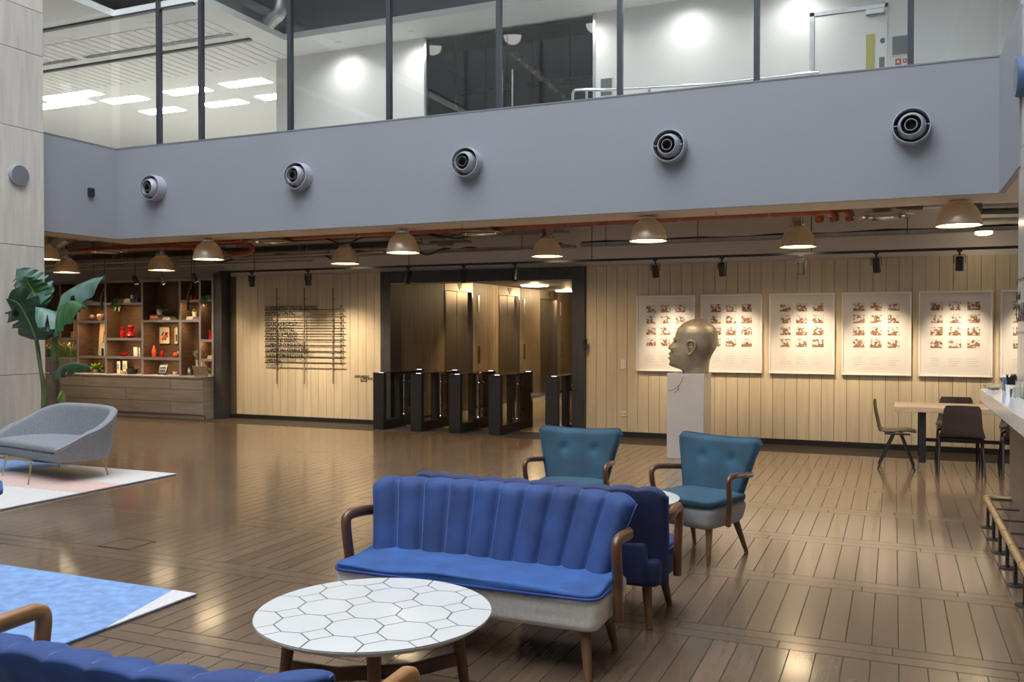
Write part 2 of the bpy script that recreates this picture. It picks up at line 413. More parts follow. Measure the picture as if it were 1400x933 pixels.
# ---- stone columns
def column(name, x0, x1, y0, y1, side, joints, label):
    c = sroot(name, (0, 0, 0), label)
    B(x0 + .02, x1 - .02, y0 + .02, y1 - .02, 0, 7.6).build('core', 'joint', c)
    zs = [0] + joints + [7.6]
    for a, b in zip(zs, zs[1:]):
        B(x0, x1, y0, y1, a + .003, b - .003).build('stone_panel', 'stone', c, bevel=.003, seg=1)
    return c
jl = [onx(55, y, -10.56).z for y in (511, 338, 181, 77)]
column('wall_column_left', -11.65, -10.56, 7.55, 8.67, 1, [.35] + jl + [5.9, 6.9], 'pale travertine column beside the banana plant')
column('wall_column_right', .96, 1.9, 7.75, 8.65, -1, [.9, 2.05, 3.15, 4.3, 5.4, 6.5], 'pale stone column behind the bar counter')
# ---- upstairs rooms
up = MB(); up.box(-20, -9.16, 10.13, 18, ZC, ZC + .1); up.box(-20, XL - .1, -8, 10.13, ZC, ZC + .1); up.box(-9.16, 5, 12.03, 18, ZC, ZC + .1); up.box(XR + .1, 5, -8, 12.03, ZC, ZC + .1)
CU = struct(up.build('ceiling_upstairs', 'white_off'), 'white panelled ceiling of the upstairs offices')
vd = MB(); vd.box(-9.2, XR + .1, 12.03, 12.1, ZC + .1, 7.5); vd.box(-9.23, -9.16, 10.13, 12.03, ZC + .1, 7.5); vd.box(-9.2, XR + .2, 10.1, 12.1, 7.45, 7.5)
struct(vd.build('ceiling_void', 'voidceil'), 'dark open ceiling void over the corridor')
struct(B(-9.93, -6.98, YB, YB + .1, 3.62, ZC).build('wall_upstairs_left', 'white'))
struct(B(-4.13, 5, YB, YB + .1, 3.62, ZC).build('wall_upstairs_right', 'white'))
struct(B(-20, 5, 17.9, 18, 3.62, ZC).build('wall_upstairs_far', 'white'))
struct(B(-20, -19.9, -8, 18, 3.62, ZC).build('wall_upstairs_side', 'white'))
dr = MB(); dr.box(-7.5, -7.4, 12.92, 17.5, 3.62, ZC); dr.box(-3.7, -3.6, 12.92, 17.5, 3.62, ZC); dr.box(-7.5, -3.6, 17.4, 17.5, 3.62, ZC); dr.box(-7.5, -3.6, 12.92, 17.5, ZC - .05, ZC - .01); dr.box(-7.5, -3.6, 12.92, 17.5, 3.62, 3.66)
DR = struct(dr.build('wall_meeting_room', 'darkroom'), 'unlit meeting room behind dark glass')
w = sroot('window_12', (-6.98, YB + .04, 3.62), 'dark glass screen with double doors upstairs')
dx = [0, .52, 1.05, 1.42, 1.85, 2.45, 2.85]
for a, b in zip(dx, dx[1:]): B(a + .006, b - .006, 0, .012, .05, ZC - 3.62 - .03).build('pane', 'smoke', w)
for a in (0, 2.85): B(a - .02, a + .02, -.05, .05, 0, ZC - 3.62).build('frame', 'galv', w)
for px in (687, 701):
    p = ony(px, 120, YB); MB().cyl((p.x + 6.98, -.05, .55), (p.x + 6.98, -.05, 2.05), .014).build('handle', 'chrome', w, smooth=True)
    B(p.x + 6.97, p.x + 6.99, -.05, 0, .8, .82).build('handle_fixing', 'chrome', w); B(p.x + 6.97, p.x + 6.99, -.05, 0, 1.8, 1.82).build('handle_fixing', 'chrome', w)
# outer shell; unseen roof slab added to keep sky light out round the atrium
struct(B(-20.2, -20, -8, 24, -.2, 12).build('wall_left', 'white_off')); struct(B(5, 5.2, -8, 24, -.2, 12).build('wall_right', 'white_off'))
struct(B(-20.2, 5.2, -8.2, -8, -.2, 15).build('wall_rear', 'atrium')); struct(B(-20.2, 5.2, 24, 24.2, -.2, 12).build('wall_far', 'white_off'))
rf = MB(); rf.box(-20, 5, 10.05, 24, 7.5, 7.7); rf.box(-20, XL - .1, -8, 10.05, 7.5, 7.7); rf.box(XR + .1, 5, -8, 10.05, 7.5, 7.7)
struct(rf.build('ceiling_roof', 'white_off'))
up_f = MB(); up_f.box(-10.9, -10.8, -8, 10.05, 7.7, 15); up_f.box(1.1, 1.2, -8, 10.05, 7.7, 15); up_f.box(-10.9, 1.2, 10.1, 10.2, 7.7, 15)  # unseen walls, added and raised so the skylight falls steeply
struct(up_f.build('wall_added_upper', 'atrium'), 'unseen upper walls added to narrow the skylight')
struct(B(-17.2, -17, -8, 13.6, 0, 3.45).build('wall_shelf_side', 'cream'))

# ---- portal into the lift lobby
tr = sroot('trim_1', (0, YW, 0), 'charcoal timber surround of the lift lobby opening')
B(-8.11, -7.91, -.08, .30, 0, 2.63).build('jamb', 'dark', tr, bevel=.004); B(-4.64, -4.43, -.08, .30, 0, 2.63).build('jamb', 'dark', tr, bevel=.004)
B(-7.91, -4.64, -.08, .30, 2.43, 2.63).build('head', 'dark', tr, bevel=.004)
B(-7.9, -4.65, -.08, -.045, 2.420, 2.43).build('edge_trim', 'cream', tr)
# lobby
struct(B(-8.2, -4.3, 13.6, 24, 2.60, 2.85).build('ceiling_lobby', 'duct')); struct(B(-4.64, -4.5, YW + .3, 24, 0, 2.60).build('wall_lobby_right', 'lobby')); struct(B(-8.2, -4.5, 23.6, 23.8, 0, 2.60).build('wall_lobby_far', 'lobby'))
wl = sroot('wall_lobby_left', (-7.93, 0, 0), 'brown oak boarded wall beside the lifts')
LIFT = [(15.35, 16.50), (17.88, 18.99), (20.37, 21.50)]
segs = [(13.64, 15.31), (16.54, 17.84), (19.03, 20.33), (21.54, 23.6)]
for a, b in segs:
    B(-.2, -.012, a, b, 0, 2.60).build('backing', 'cladback', wl)
    n = round((b - a) / .15); d = (b - a) / n
    for i in range(n): B(-.012, 0, a + i * d + .002, a + (i + 1) * d - .002, .06, 2.60).build('board', 'lobby', wl)
for i, (a, b) in enumerate(LIFT):
    d = sroot('door_%d' % (i + 1), (-7.93, a, 0), 'brushed steel lift doors in the oak wall')
    w_ = b - a
    B(-.06, -.05, 0, w_ / 2 - .002, 0, 2.4).build('door_leaf', 'steel', d); B(-.06, -.045, w_ / 2 + .002, w_, 0, 2.4).build('door_leaf', 'steel', d)
    B(-.2, .01, -.04, 0, 0, 2.4).build('jamb', 'chrome', d); B(-.2, .01, w_, w_ + .04, 0, 2.4).build('jamb', 'chrome', d)
    B(-.2, .005, -.04, w_ + .04, 2.4, 2.60).build('header', 'steel', d)
    MB().prism([(w_ * .42, 2.575), (w_ * .62, 2.575), (w_ * .52, 2.43)], 0, .006, Matrix(((0, 0, 1, .005), (1, 0, 0, 0), (0, 1, 0, 0), (0, 0, 0, 1)))).build('arrow', 'black', d)
    B(.0, .012, w_ + .28, w_ + .38, .95, 1.3).build('call_panel', 'chrome', d); B(.0, .012, w_ + .28, w_ + .36, 2.0, 2.35).build('floor_indicator', 'silver', d)
    light('lobby_downlight', 'SPOT', (-7.32, (a + b) / 2, 2.58), 85, WARM, None, .03, 1.5, .7, (-7.66, (a + b) / 2, 0))
for x_, y_ in [(onz(px_, py_, 2.585).x, onz(px_, py_, 2.585).y) for px_, py_ in ((731, 391), (776, 398))]:
    t = thing('lobby_ceiling_light', 'round warm lobby ceiling light ' + ('by the second lift' if y_ < 19.5 else 'by the third lift'), 'ceiling light', (x_, y_, 2.60), 0, 'lift lobby lights'); MB().lathe([(0, -.03), (.28, -.03), (.30, -.015), (.30, 0)], 28).build('diffuser', 'lens', t, smooth=True)
    light('lobby_bulb', 'POINT', (0, 0, -.10), 30, WARM, t, .05)
# ================================================================== CEILING SERVICES AND LAMPS
def bell_lamp(px, py, Y, kind, label):
    p = ony(px, py, Y); R = .225
    t = thing('bell_pendant_lamp', label, 'lamp', p, 0, 'bell lamps under the balcony')
    prof = [(R, 0), (R * 1.0, .012), (R * .955, .06), (R * .87, .13), (R * .72, .195), (R * .50, .24), (R * .36, .255)]
    inner = [(r - .004, z - .002 if z > .02 else z) for r, z in prof[::-1]]
    MB().lathe(prof + inner, 32, cap=False).build('shade', 'shade', t, smooth=True)
    MB().lathe([(0, .020), (R * .97, .020), (R * .97, .026), (0, .026)], 32).build('lens', 'lens', t)
    top = ZF0 - p.z if kind == 'A' else 3.45 - p.z
    MB().lathe([(R * .36, .25), (R * .46, .262), (R * .46, .285), (R * .3, .29)], 24).build('collar', 'chrome', t, smooth=True)
    if kind == 'A' and Y > 10.77: top = 3.45 - p.z
    if kind == 'A':
        MB().cyl((0, 0, .288), (0, 0, top), .05, n=16).build('mount', 'galv', t, smooth=True)
    else:
        n = MB()
        for k in range(14):
            a = 2 * PI * k / 14; n.box(.03, .075, -.006, .006, .285, .43, Matrix.Rotation(a, 4, 'Z'))
        n.cyl((0, 0, .285), (0, 0, .43), .055, n=16); n.build('heat_sink', 'chrome', t)
        MB().cyl((0, 0, .43), (0, 0, top), .012, n=8).build('stem', 'black', t, smooth=True)
    light('lamp_glow', 'POINT', (0, 0, .12), 16, WARM2, t, .05)
    light('lamp_bulb', 'SPOT', (0, 0, .012), BELL_W, WARM, t, .16, 2.7, .9)
    return t
for px, py, Y, k, lb in ((285, 355, 10.5, 'A', 'short-mounted bell lamp in front of the bookshelf end post'), (551, 346, 10.5, 'A', 'short-mounted bell lamp in front of the lift lobby opening'),
        (886, 330, 10.5, 'A', 'short-mounted bell lamp above the gap between bust and lobby'), (1311, 309, 10.5, 'A', 'short-mounted bell lamp over the cafe table end'),
        (63, 355, 11.1, 'A', 'bell lamp half hidden by the travertine column'),
        (221, 370, 12.0, 'B', 'finned bell lamp above the middle of the bookshelf'), (472, 361, 12.0, 'B', 'finned bell lamp above the tenant directory'),
        (748, 351, 12.0, 'B', 'finned bell lamp before the right side of the lobby opening'), (1091, 338, 12.0, 'B', 'finned bell lamp above the third framed print'),
        (91, 373, 12.0, 'B', 'finned bell lamp above the banana leaf')):
    bell_lamp(px, py, Y, k, lb)
# round ceiling diffusers
for px, py, lb in ((370, 332, 'round flared air diffuser above the directory sign'), (655, 320, 'round flared air diffuser before the lobby opening'), (1208, 297, 'round flared air diffuser above the fourth framed print'), (145, 345, 'round flared air diffuser above the bookshelf')):
    p = onz(px, py, 2.95); p.y = max(p.y, 11.12) if True else p.y; p = ony(px, py, 11.2)
    t = thing('ceiling_diffuser', lb, 'air diffuser', p, 0, 'round air diffusers')
    MB().lathe([(.33, 0), (.335, .012), (.20, .07), (.13, .09), (.13, 3.45 - p.z), (.12, 3.45 - p.z)] , 32, cap=False).build('cone', 'bell', t, smooth=True)
    MB().lathe([(.33, 0), (.26, .012), (.245, .03), (.33, .005)], 32, cap=False).build('ring', 'chrome', t, smooth=True)
    MB().lathe([(0, .02), (.17, .02), (.12, .045), (0, .045)], 24).build('cone_core', 'duct', t, smooth=True)
# red sprinkler main
t = thing('sprinkler_pipe', 'red-brown sprinkler main running along the balcony edge', 'pipe', (0, 11.3, 0))
a = ony(945, 297, 11.3); z = a.z
MB().cyl((-11.0, 0, z), (-.7, 0, z), .052, n=14).build('main', 'redpipe', t, smooth=True)
for x in (-.95, -.78, -.6):
    MB().tube(cr([(x, .02, z + .02), (x + .06, .10, z), (x + .10, .16, z - .03), (x + .11, .20, z - .10)]), .055, 10).build('elbow', 'redpipe', t, smooth=True)
for x in (-9.4, -7.3, -4.0, -1.4, -2.5):
    B(x - .012, x + .012, -.05, .05, z - .05, z + .05).build('clip', 'galv', t); MB().cyl((x, 0, z + .04), (x, 0, 3.45), .006, n=6).build('hanger', 'galv', t)
for lb, pts in (('red branch pipe beside the travertine column', [ony(95, 343, 10.83), ony(160, 339, 10.83), ony(250, 338, 10.83), ony(308, 346, 10.83)]), ('red drop bend left of the directory wall', [ony(325, 336, 10.84), ony(343, 336, 10.84), ony(343, 345, 10.84), ony(318, 349, 10.84)])):
    p0 = Vector(pts[0]); t = thing('branch_pipe', lb, 'pipe', p0); MB().tube(cr([Vector(q) - p0 for q in pts], 5), .034, 10).build('pipe', 'redpipe', t, smooth=True); m_ = Vector(pts[1]) - p0; MB().cyl(m_, (m_.x, m_.y, 3.45 - p0.z), .008, n=6).build('hanger', 'galv', t)
# cable trays and conduits along the wall
def tray(name, x0, x1, Y, z, wd, label, m='galv'):
    t = thing(name, label, 'cable tray', (0, Y, z))
    B(x0, x1, -wd / 2, wd / 2, 0, .006).build('base', m, t); B(x0, x1, -wd / 2, -wd / 2 + .006, 0, .045).build('side', m, t); B(x0, x1, wd / 2 - .006, wd / 2, 0, .045).build('side', m, t)
    x = x0 + .4
    while x < x1: MB().cyl((x, -wd / 2 - .01, .0), (x, -wd / 2 - .01, 3.45 - z), .005, n=6).build('hanger', 'black', t); x += 1.35
    return t
z = ony(1095, 326, 12.75).z
tray('cable_tray', -4.3, 3.2, 12.75, z, .18, 'slim galvanised cable tray above the framed prints')
cb = MB().tube([(x * .35 - 4.3, 12.72, z + .05 + .012 * math.sin(x * 1.7)) for x in range(0, 22)], .02, 6); tag(cb.build('cable_bundle', 'cable', smooth=True), 'dark cable bundle lying on the tray above the prints', 'cable')
zt = ony(430, 340, 12.9).z
TR = []; TR.append((tray('cable_tray', -16.5, -4.5, 12.95, ony(430, 352, 12.95).z, .25, 'galvanised cable tray above the directory wall'), 12.95, 0))
TR.append((tray('cable_tray', -16.5, -4.5, 12.62, ony(430, 333, 12.62).z, .26, 'upper mesh cable tray running to the bookshelf'), 12.62, 0))
TR.append((tray('cable_tray', -16.5, -6.3, 11.75, ony(430, 331, 11.75).z, .3, 'wide cable tray nearest the balcony edge'), 11.75, 0))
for i, (py, Y, r, m, lb) in enumerate(((355, 12.2, .022, 'galv', 'silver conduit passing behind the bell lamps'), (363, 12.40, .018, 'galv', 'lower silver conduit above the bookshelf lights'),)):
    x1 = -8.9 if i else -7.4
    zc_ = ony(250, py, Y).z; t = thing('conduit', lb, 'pipe', (0, Y, zc_)); MB().cyl((-16.5, 0, 0), (x1, 0, 0), r, n=10).build('pipe', m, t, smooth=True)
    for x in (-15.2, -13.1, -11.0, -9.0): MB().cyl((x, 0, 0), (x, 0, 3.45 - zc_), .005, n=6).build('hanger', 'galv', t)
tag(B(-16.5, -7.9, 13.12, 13.33, ony(300, 347, 13.12).z, ony(300, 339, 13.12).z).build('air_duct', 'duct', bevel=.01), 'dark flat air duct above the bookshelf', 'duct')
rnd = random.Random(3)
for q, (tr_, Y, zz) in enumerate(TR):
    for i in range(5):
        x0 = -14.6 + 2.1 * i + rnd.uniform(-.3, .3); L_ = rnd.uniform(2.4, 4.0); rr = (.010, .014, .018)[i % 3]; y0 = -.09 + .045 * i; xm = -4.7 if q < 2 else -6.5
        pts = cr([(min(x0 + L_ * k / 7, xm - .01 * (7 - k)), y0 + rnd.uniform(-.012, .012), .006 + rr + abs(rnd.uniform(0, .06)) * (k % 2)) for k in range(8)], 4)
        MB().tube(pts, rr, 6).build('cable', 'cable', tr_, smooth=True)
    for i in range(3):                                 # cables sagging out over the tray edge
        x0 = (-11.8, -9.2, -7.4)[i] + .4 * q; L_ = rnd.uniform(.9, 1.6); w_ = (.125, .13, .15)[q]
        pts = cr([(x0, -w_ * .6, .03), (x0 + L_ * .2, -w_ - .02, .045), (x0 + L_ * .5, -w_ - .03, -.04 - .03 * (i % 2)), (x0 + L_ * .8, -w_ - .02, .045), (x0 + L_, -w_ * .6, .03)], 6)
        MB().tube(pts, .014, 6).build('cable', 'cable', tr_, smooth=True)
t = thing('junction_tray', 'flat dark cable junction plate before the lobby opening', 'cable tray', ony(600, 333, 12.0))
B(-.35, .5, -.1, .1, 0, .03).build('plate', 'duct', t); B(-.22, -.10, -.11, -.10, -.01, .05).build('cover', 'galv', t); B(.05, .3, -.12, -.10, -.05, 0).build('cover', 'duct', t)
for x in (-.3, .42): MB().cyl((x, 0, .03), (x, 0, 3.45 - t.location.z), .008, n=6).build('hanger', 'black', t)
tag(MB().lathe([(0, 0), (.07, .005), (.10, .02), (.10, .035)], 24).build('ceiling_light', 'lens', loc=ony(1345, 322, 12.9)), 'small round light beside the cable tray', 'light').location.z += 0
t = thing('services_rack', 'bundle of pipes and ducts above the cafe table', 'pipe', (0, 0, 0))
for (xa, ya, xb, yb, r, m) in ((1335, 283, 1386, 283, .035, 'galv'), (1330, 290, 1386, 291, .03, 'duct'), (1262, 283, 1330, 281, .025, 'galv'), (1225, 284, 1262, 284, .03, 'duct'), (1330, 301, 1386, 301, .022, 'galv')):
    MB().cyl(ony(xa, ya, 11.6), ony(xb, yb, 11.6) + Vector((.5 if xb > 1380 else 0, 0, 0)), r, n=10).build('pipe', m, t, smooth=True)
B(.72, .9, 11.3, 11.5, 2.98, 3.16).build('box', 'duct', t)
t = thing('silver_duct', 'short silver spiral duct by the travertine column', 'duct', (0, 0, 0))
MB().cyl(ony(78, 333, 11.0), ony(95, 328, 10.6) + Vector((0, 0, .05)), .09, n=20).build('pipe', 'galv', t, smooth=True)
# lighting track with spot heads
ZT = ony(900, 355, 12.3).z
tk = thing('lighting_track', 'long black lighting track in front of the timber wall', 'track', (0, 12.3, ZT))
B(-10.75, 3.2, -.018, .018, 0, .032).build('rail', 'black', tk)
for x in (-10, -7, -4, -1, 2): MB().cyl((x, 0, .03), (x, 0, 3.45 - ZT), .006, n=6).build('hanger', 'black', tk)
def spot(px, tilt, lit, target, label, pw=1., cone=.92):
    p = ony(px, 360, 12.3); X = p.x
    t = thing('track_spotlight', label, 'spotlight', (X, 12.3, ZT), 0, 'black track spotlights')
    B(-.03, .03, -.018, .018, -.02, 0).build('adaptor', 'black', t)
    MB().cyl((0, 0, -.055), (0, 0, -.02), .012, n=8).build('stem', 'black', t, smooth=True)
    y = MB(); y.box(-.062, .062, -.008, .008, -.063, -.055); y.box(-.066, -.058, -.008, .008, -.16, -.055); y.box(.058, .066, -.008, .008, -.16, -.055); y.build('yoke', 'black', t)
    M = Matrix.Translation((0, 0, -.15)) @ Matrix.Rotation(tilt, 4, 'X') @ Matrix.Rotation(random.uniform(-.08, .08), 4, 'Y')
    MB().lathe([(.036, .075), (.046, .07), (.048, -.10), (.042, -.10), (.040, -.085), (0, -.085)], 20, M).build('head', 'black', t, smooth=True)
    MB().lathe([(0, -.083), (.040, -.083), (.040, -.080), (0, -.080)], 16, M).build('lens', 'lens2' if lit else 'black', t)
    if lit:
        sp = M @ Vector((0, 0, -.11)); light('spot_bulb' + ('_offscreen' if px > 1400 else ''), 'SPOT', sp, SPOT_W * pw, WARM2, t, .03, cone, 1., Vector(target) - Vector((X, 12.3, ZT)) )
    return t
names = {344: 'track spotlight at the end of the track, left of the directory rods', 421: 'track spotlight hanging over the directory sign', 558: 'track spotlight by the left jamb of the lobby surround', 634: 'track spotlight at the middle of the lobby surround', 704: 'track spotlight by the right part of the lobby surround',
         896: 'track spotlight above the print behind the bust', 987: 'track spotlight above the second framed print', 1095: 'track spotlight above the third framed print', 1198: 'track spotlight above the fourth framed print', 1312: 'track spotlight above the fifth framed print'}
for px in (344, 421): spot(px, .05, True, (ony(px, 360, 12.3).x + (.2 if px > 400 else 0), 13.3, .55), names[px], 1.2, 1.6)
for px in (558, 634, 704): spot(px, -.25, True, (ony(px, 360, 12.3).x, 11.6, 0), names[px], .12, 1.2)
for px in (896, 987, 1095, 1198, 1312): spot(px, .3, True, (ony(px, 360, 12.3).x + .06, 13.34, 1.3), names[px])
spot(1412, .3, True, (1.75, 13.34, 1.3), 'track spotlight above the print half hidden by the column')
# shelf spotlights on the bookshelf side and slim hanging pendants
for px, py, lb in ((185, 383, 'small black spotlight aimed at the bookshelf by the trailing plant'), (222, 383, 'small black spotlight aimed at the bookshelf fern'), (266, 380, 'lit black spotlight before the narrow shelf bay'), (128, 386, 'small black spotlight over the banana leaf')):
    p = ony(px, py, 12.3); t = thing('shelf_spotlight', lb, 'spotlight', p, 0, 'bookshelf spotlights')
    M = Matrix.Rotation(.45, 4, 'X')
    MB().lathe([(.03, .08), (.042, .07), (.045, -.07), (0, -.065)], 16, M).build('head', 'black', t, smooth=True)
    MB().lathe([(0, -.072), (.04, -.072), (.04, -.068), (0, -.068)], 16, M).build('lens', 'lens2', t)
    MB().cyl((.0, 0, .05), (0, 0, 3.45 - p.z), .006, n=6).build('stem', 'black', t)
    light('spot_bulb', 'SPOT', M @ Vector((0, 0, -.09)), 26, WARM2, t, .03, 1.1, .8, (0, .8, -1.3))
for xt, yt, y0, lb in ((139, 405, 425, 'slim black hanging pendant before the clay pot'), (257.5, 403, 425, 'slim black hanging pendant before the narrow shelf bay')):
    p = ony(xt, y0, 12.1); a = ony(xt, yt, 12.1)
    t = thing('slim_pendant', lb, 'pendant lamp', p, 0, 'slim pendants')
    MB().cyl((0, 0, 0), (0, 0, a.z - p.z), .022, n=12).build('tube', 'black', t, smooth=True)
    MB().tube(cr([(0, 0, a.z - p.z), (.02, 0, a.z - p.z + .1), (.07, 0, a.z - p.z + .2), (.08, 0, 3.45 - p.z)]), .006, 6).build('cord', 'cable', t, smooth=True)
# sprinkler heads and detector
for px, py in ((106, 326), (632, 308), (979, 289), (352, 323)):
    p = onz(px, py, ZF0); t = thing('ceiling_sprinkler', 'small sprinkler under the soffit ' + {106: 'by the travertine column', 632: 'before the lobby opening', 979: 'above the second print', 352: 'above the directory'}[px], 'sprinkler', (p.x, p.y, ZF0), 0, 'sprinkler heads')
    MB().cyl((0, 0, -.035), (0, 0, 0), .010, n=8).build('stem', 'chrome', t); MB().cyl((0, 0, -.04), (0, 0, -.035), .025, n=10).build('deflector', 'chrome', t)
# jet nozzles on the balcony front
vn = ['jet air nozzle on the balcony front above the bookshelf end', 'jet air nozzle on the balcony front above the directory sign', 'jet air nozzle on the balcony front above the turnstiles', 'jet air nozzle on the balcony front above the bust', 'jet air nozzle on the balcony front above the cafe table']
for i, px in enumerate((217, 413.5, 643, 918, 1247)):
    p = ony(px, 210, YF); X = (-9.93, -7.38, -4.86, -2.33, .15)[i]
    t = thing('jet_nozzle', vn[i], 'air vent', (X, YF, 3.705), 0, 'jet nozzles on the balcony front')
    M = Matrix.Rotation(PI / 2, 4, 'X')
    MB().lathe([(.185, 0), (.185, .11), (.178, .15), (.17, .15), (.165, .03), (0, .03)], 36, M).build('housing', 'ventgrey', t, smooth=True)
    M2 = M @ Matrix.Translation((0, 0, .12)) @ Matrix.Rotation(-.10, 4, 'Y')
    MB().lathe([(.135, -.06), (.13, .02), (.105, .075), (.098, .075), (.098, -.03)], 32, M2, cap=False).build('nozzle', 'ventgrey', t, smooth=True)
    MB().lathe([(.095, .03), (.09, .03), (.085, -.06), (0, -.06)], 28, M2, cap=False).build('throat', 'black', t, smooth=True)
    MB().lathe([(.060, .07), (.053, .07), (.053, -.04), (.060, -.04), (.060, .07)], 28, M2, cap=False).build('inner_ring', 'galv', t, smooth=True)
    MB().lathe([(.163, .05), (.163, .045), (.12, .045)], 28, M, cap=False).build('backplate', 'black', t)
    for s in (-1, 1): B(min(s * .10, s * .172), max(s * .10, s * .172), -.152, -.146, -.004, .004).build('crossbar', 'chrome', t)
# wall discs and sensor box
for nm, px, py, X, r, lb in (('wall_speaker', 24.5, 240, -10.56, .075, 'round grey speaker disc on the travertine column'),):
    p = onx(px, py, X); t = thing(nm, lb, 'speaker', (X, p.y, p.z))
    M = Matrix.Rotation(PI / 2, 4, 'Y'); MB().lathe([(.14, 0), (.14, .04), (.13, .05), (0, .05)], 36, M).build('body', 'fascia', t, smooth=True); MB().lathe([(.125, .0505), (0, .052)], 36, M, cap=False).build('grille', 'greypanel', t)
p = onx(1399, 106, .96); t = thing('wall_speaker', 'round dark speaker disc on the stone column behind the bar', 'speaker', (.96, p.y - .03, p.z))
M = Matrix.Rotation(-PI / 2, 4, 'Y'); MB().lathe([(.16, 0), (.16, .05), (.15, .06), (0, .06)], 36, M).build('body', 'bluesign', t, smooth=True); MB().lathe([(.14, .0605), (0, .062)], 36, M, cap=False).build('grille', 'greypanel', t)
p = onx(123, 263, XL); t = thing('sensor_box', 'small black sensor box on the balcony side', 'sensor', (XL, p.y, p.z))
B(0, .05, -.045, .045, -.06, .06).build('body', 'black', t, bevel=.006); MB().cyl((.05, 0, .02), (.055, 0, .02), .015, n=10).build('eye', 'blackgloss', t)
# ================================================================== LOBBY FURNISHINGS
TSX = [-7.91, -7.205, -6.51, -5.815, -4.87]
tl = ['first turnstile pedestal, set against the left jamb beside the logo', 'second turnstile pedestal counted from the logo wall', 'third turnstile pedestal, middle of the row', 'fourth turnstile pedestal, beside the wide glass gate', 'turnstile pedestal against the right jamb of the lobby']
hT = .935
def pedestal(i, x):
    t = thing('turnstile', tl[i], 'turnstile', (x, 12.7, 0), 0, 'turnstile row'); w = .20; L_ = 1.38
    B(0, w, 0, .10, 0, hT - .012).build('front_post', 'black', t, bevel=.006)
    B(0, w, L_ - .10, L_, 0, hT - .012).build('rear_post', 'black', t, bevel=.006)
    B(.01, w - .01, .10, L_ - .10, 0, .14).build('plinth', 'black', t)
    B(.05, w - .05, .60, .70, .14, hT - .012).build('drive_column', 'black', t)
    for s in (.012, w - .020):
        B(s, s + .008, .10, .58, .14, hT - .03).build('side_glass', 'glass', t); B(s, s + .008, .72, L_ - .10, .14, hT - .03).build('side_glass', 'smoke', t)
    B(-.004, w + .004, -.004, L_ + .004, hT - .012, hT).build('lid', 'blackgloss', t, bevel=.003)
    B(w * .45, w * .85, .03, .05, hT, hT + .003).build('reader_light', 'led', t); B(w * .45, w * .85, L_ - .06, L_ - .03, hT, hT + .003).build('reader_light', 'led', t)
    MB().cyl((w + .015, .64, .17), (w + .015, .64, hT - .05), .010, n=8).build('hinge_rod', 'chrome', t, smooth=True)
    for z in (.2, hT - .17): MB().lathe([(0, -.02), (.028, -.014), (.034, 0), (.028, .014), (0, .02)], 14, Matrix.Translation((w + .02, .64, z))).build('hinge_ball', 'chrome', t, smooth=True)
    return t
for i, x in enumerate(TSX): pedestal(i, x)
for i in range(4):
    x0 = TSX[i] + .235; x1 = TSX[i + 1] - .012; g = thing('glass_gate', ('clear swing gate in the lane nearest the logo', 'clear swing gate in the second lane from the logo', 'clear swing gate in the third lane from the logo', 'wide clear swing gate beside the right jamb')[i], 'gate', (x0, 13.34, 0), 0, 'turnstile gates')
    B(.0, x1 - x0 - .03, -.005, .005, .18, hT - .04).build('panel', 'glass', g)
    for z in (.30, hT - .17):
        for x in (.07, x1 - x0 - .10): MB().cyl((x, -.012, z), (x, .012, z), .022, n=14).build('fixing', 'black', g)
    B(.0, .02, -.01, .01, 0, hT - .04).build('edge_clamp', 'black', g)
# ---- tenant directory
ys = .07; Ys = YW - ys
d = thing('tenant_directory', 'black lettered tenant directory on three slim rods', 'sign', (0, Ys, 0))
rows = ['GOVERNMENT DIGITAL SERVICE', 'WILMINGTON PLC', 'OEX', 'REDDIE & GROSE LLP', 'PERKINS AND WILL', 'PENOYRE & PRASAD', 'PORTLAND DESIGN', 'ELEMENTA CONSULTING', 'CLAREMONT CONSULTING', "THE SHIPOWNERS' CLUB", 'EMPEROR']
nums = '75443333322'
wd = [548 - 256, 425 - 256, 298 - 256, 438 - 256, 423 - 256, 440 - 256, 433 - 256, 480 - 256, 503 - 256, 472 - 256, 346 - 256]
xl = ony(361.5, 460, Ys).x; xr = ony(470, 460, Ys).x
ztop = ony(416, 423.5, Ys).z; zbot = ony(416, 497, Ys).z; st = (ztop - zbot) / 10
mpp = (xr - xl) / (690 - 250)
for i, r in enumerate(rows):
    z = ztop - i * st
    ln = B(xl, xr, -.006, .006, z - .009, z + .003).build('rail', 'black', d)
    me = text_mesh(r, .098, .004); w0 = max(v.co.x for v in me.vertices); k = wd[i] * mpp / w0
    for v in me.vertices: v.co.x *= k
    me.materials.clear(); me.materials.append(MT['black']); o = share('lettering', me, 'black', ln, (xl + .02, -.004, z + .003), (PI / 2, 0, 0))
    text('floor_number', nums[i], .098, (xr - .085, -.004, z + .003), 'black', ln, depth=.004)
for px in (378, 416, 455):
    p = ony(px, 394, Ys + .02); q = ony(px, 525, Ys + .02); B(p.x - .009, p.x + .009, .012, .03, q.z, p.z).build('rod', 'rod', d)
    for z in (q.z + .25, p.z - .2): B(p.x - .006, p.x + .006, .03, ys - .002, z, z + .012).build('standoff', 'black', d)
lg = thing('wall_logo', 'small dark landlord lettering on the boards beside the turnstiles', 'sign', (0, YW - .004, 0))
a = ony(484, 516.5, YW); text('lettering', '-DERWENT', .062, (a.x, 0, a.z), 'black', lg, depth=.003)
a = ony(492.5, 519.5, YW); text('lettering', 'LONDON', .062, (a.x + .0, 0, a.z), 'black', lg, depth=.003)
a = ony(493, 522.3, YW); text('lettering', 'BRAND', .040, (a.x, 0, a.z), 'black', lg, depth=.003)
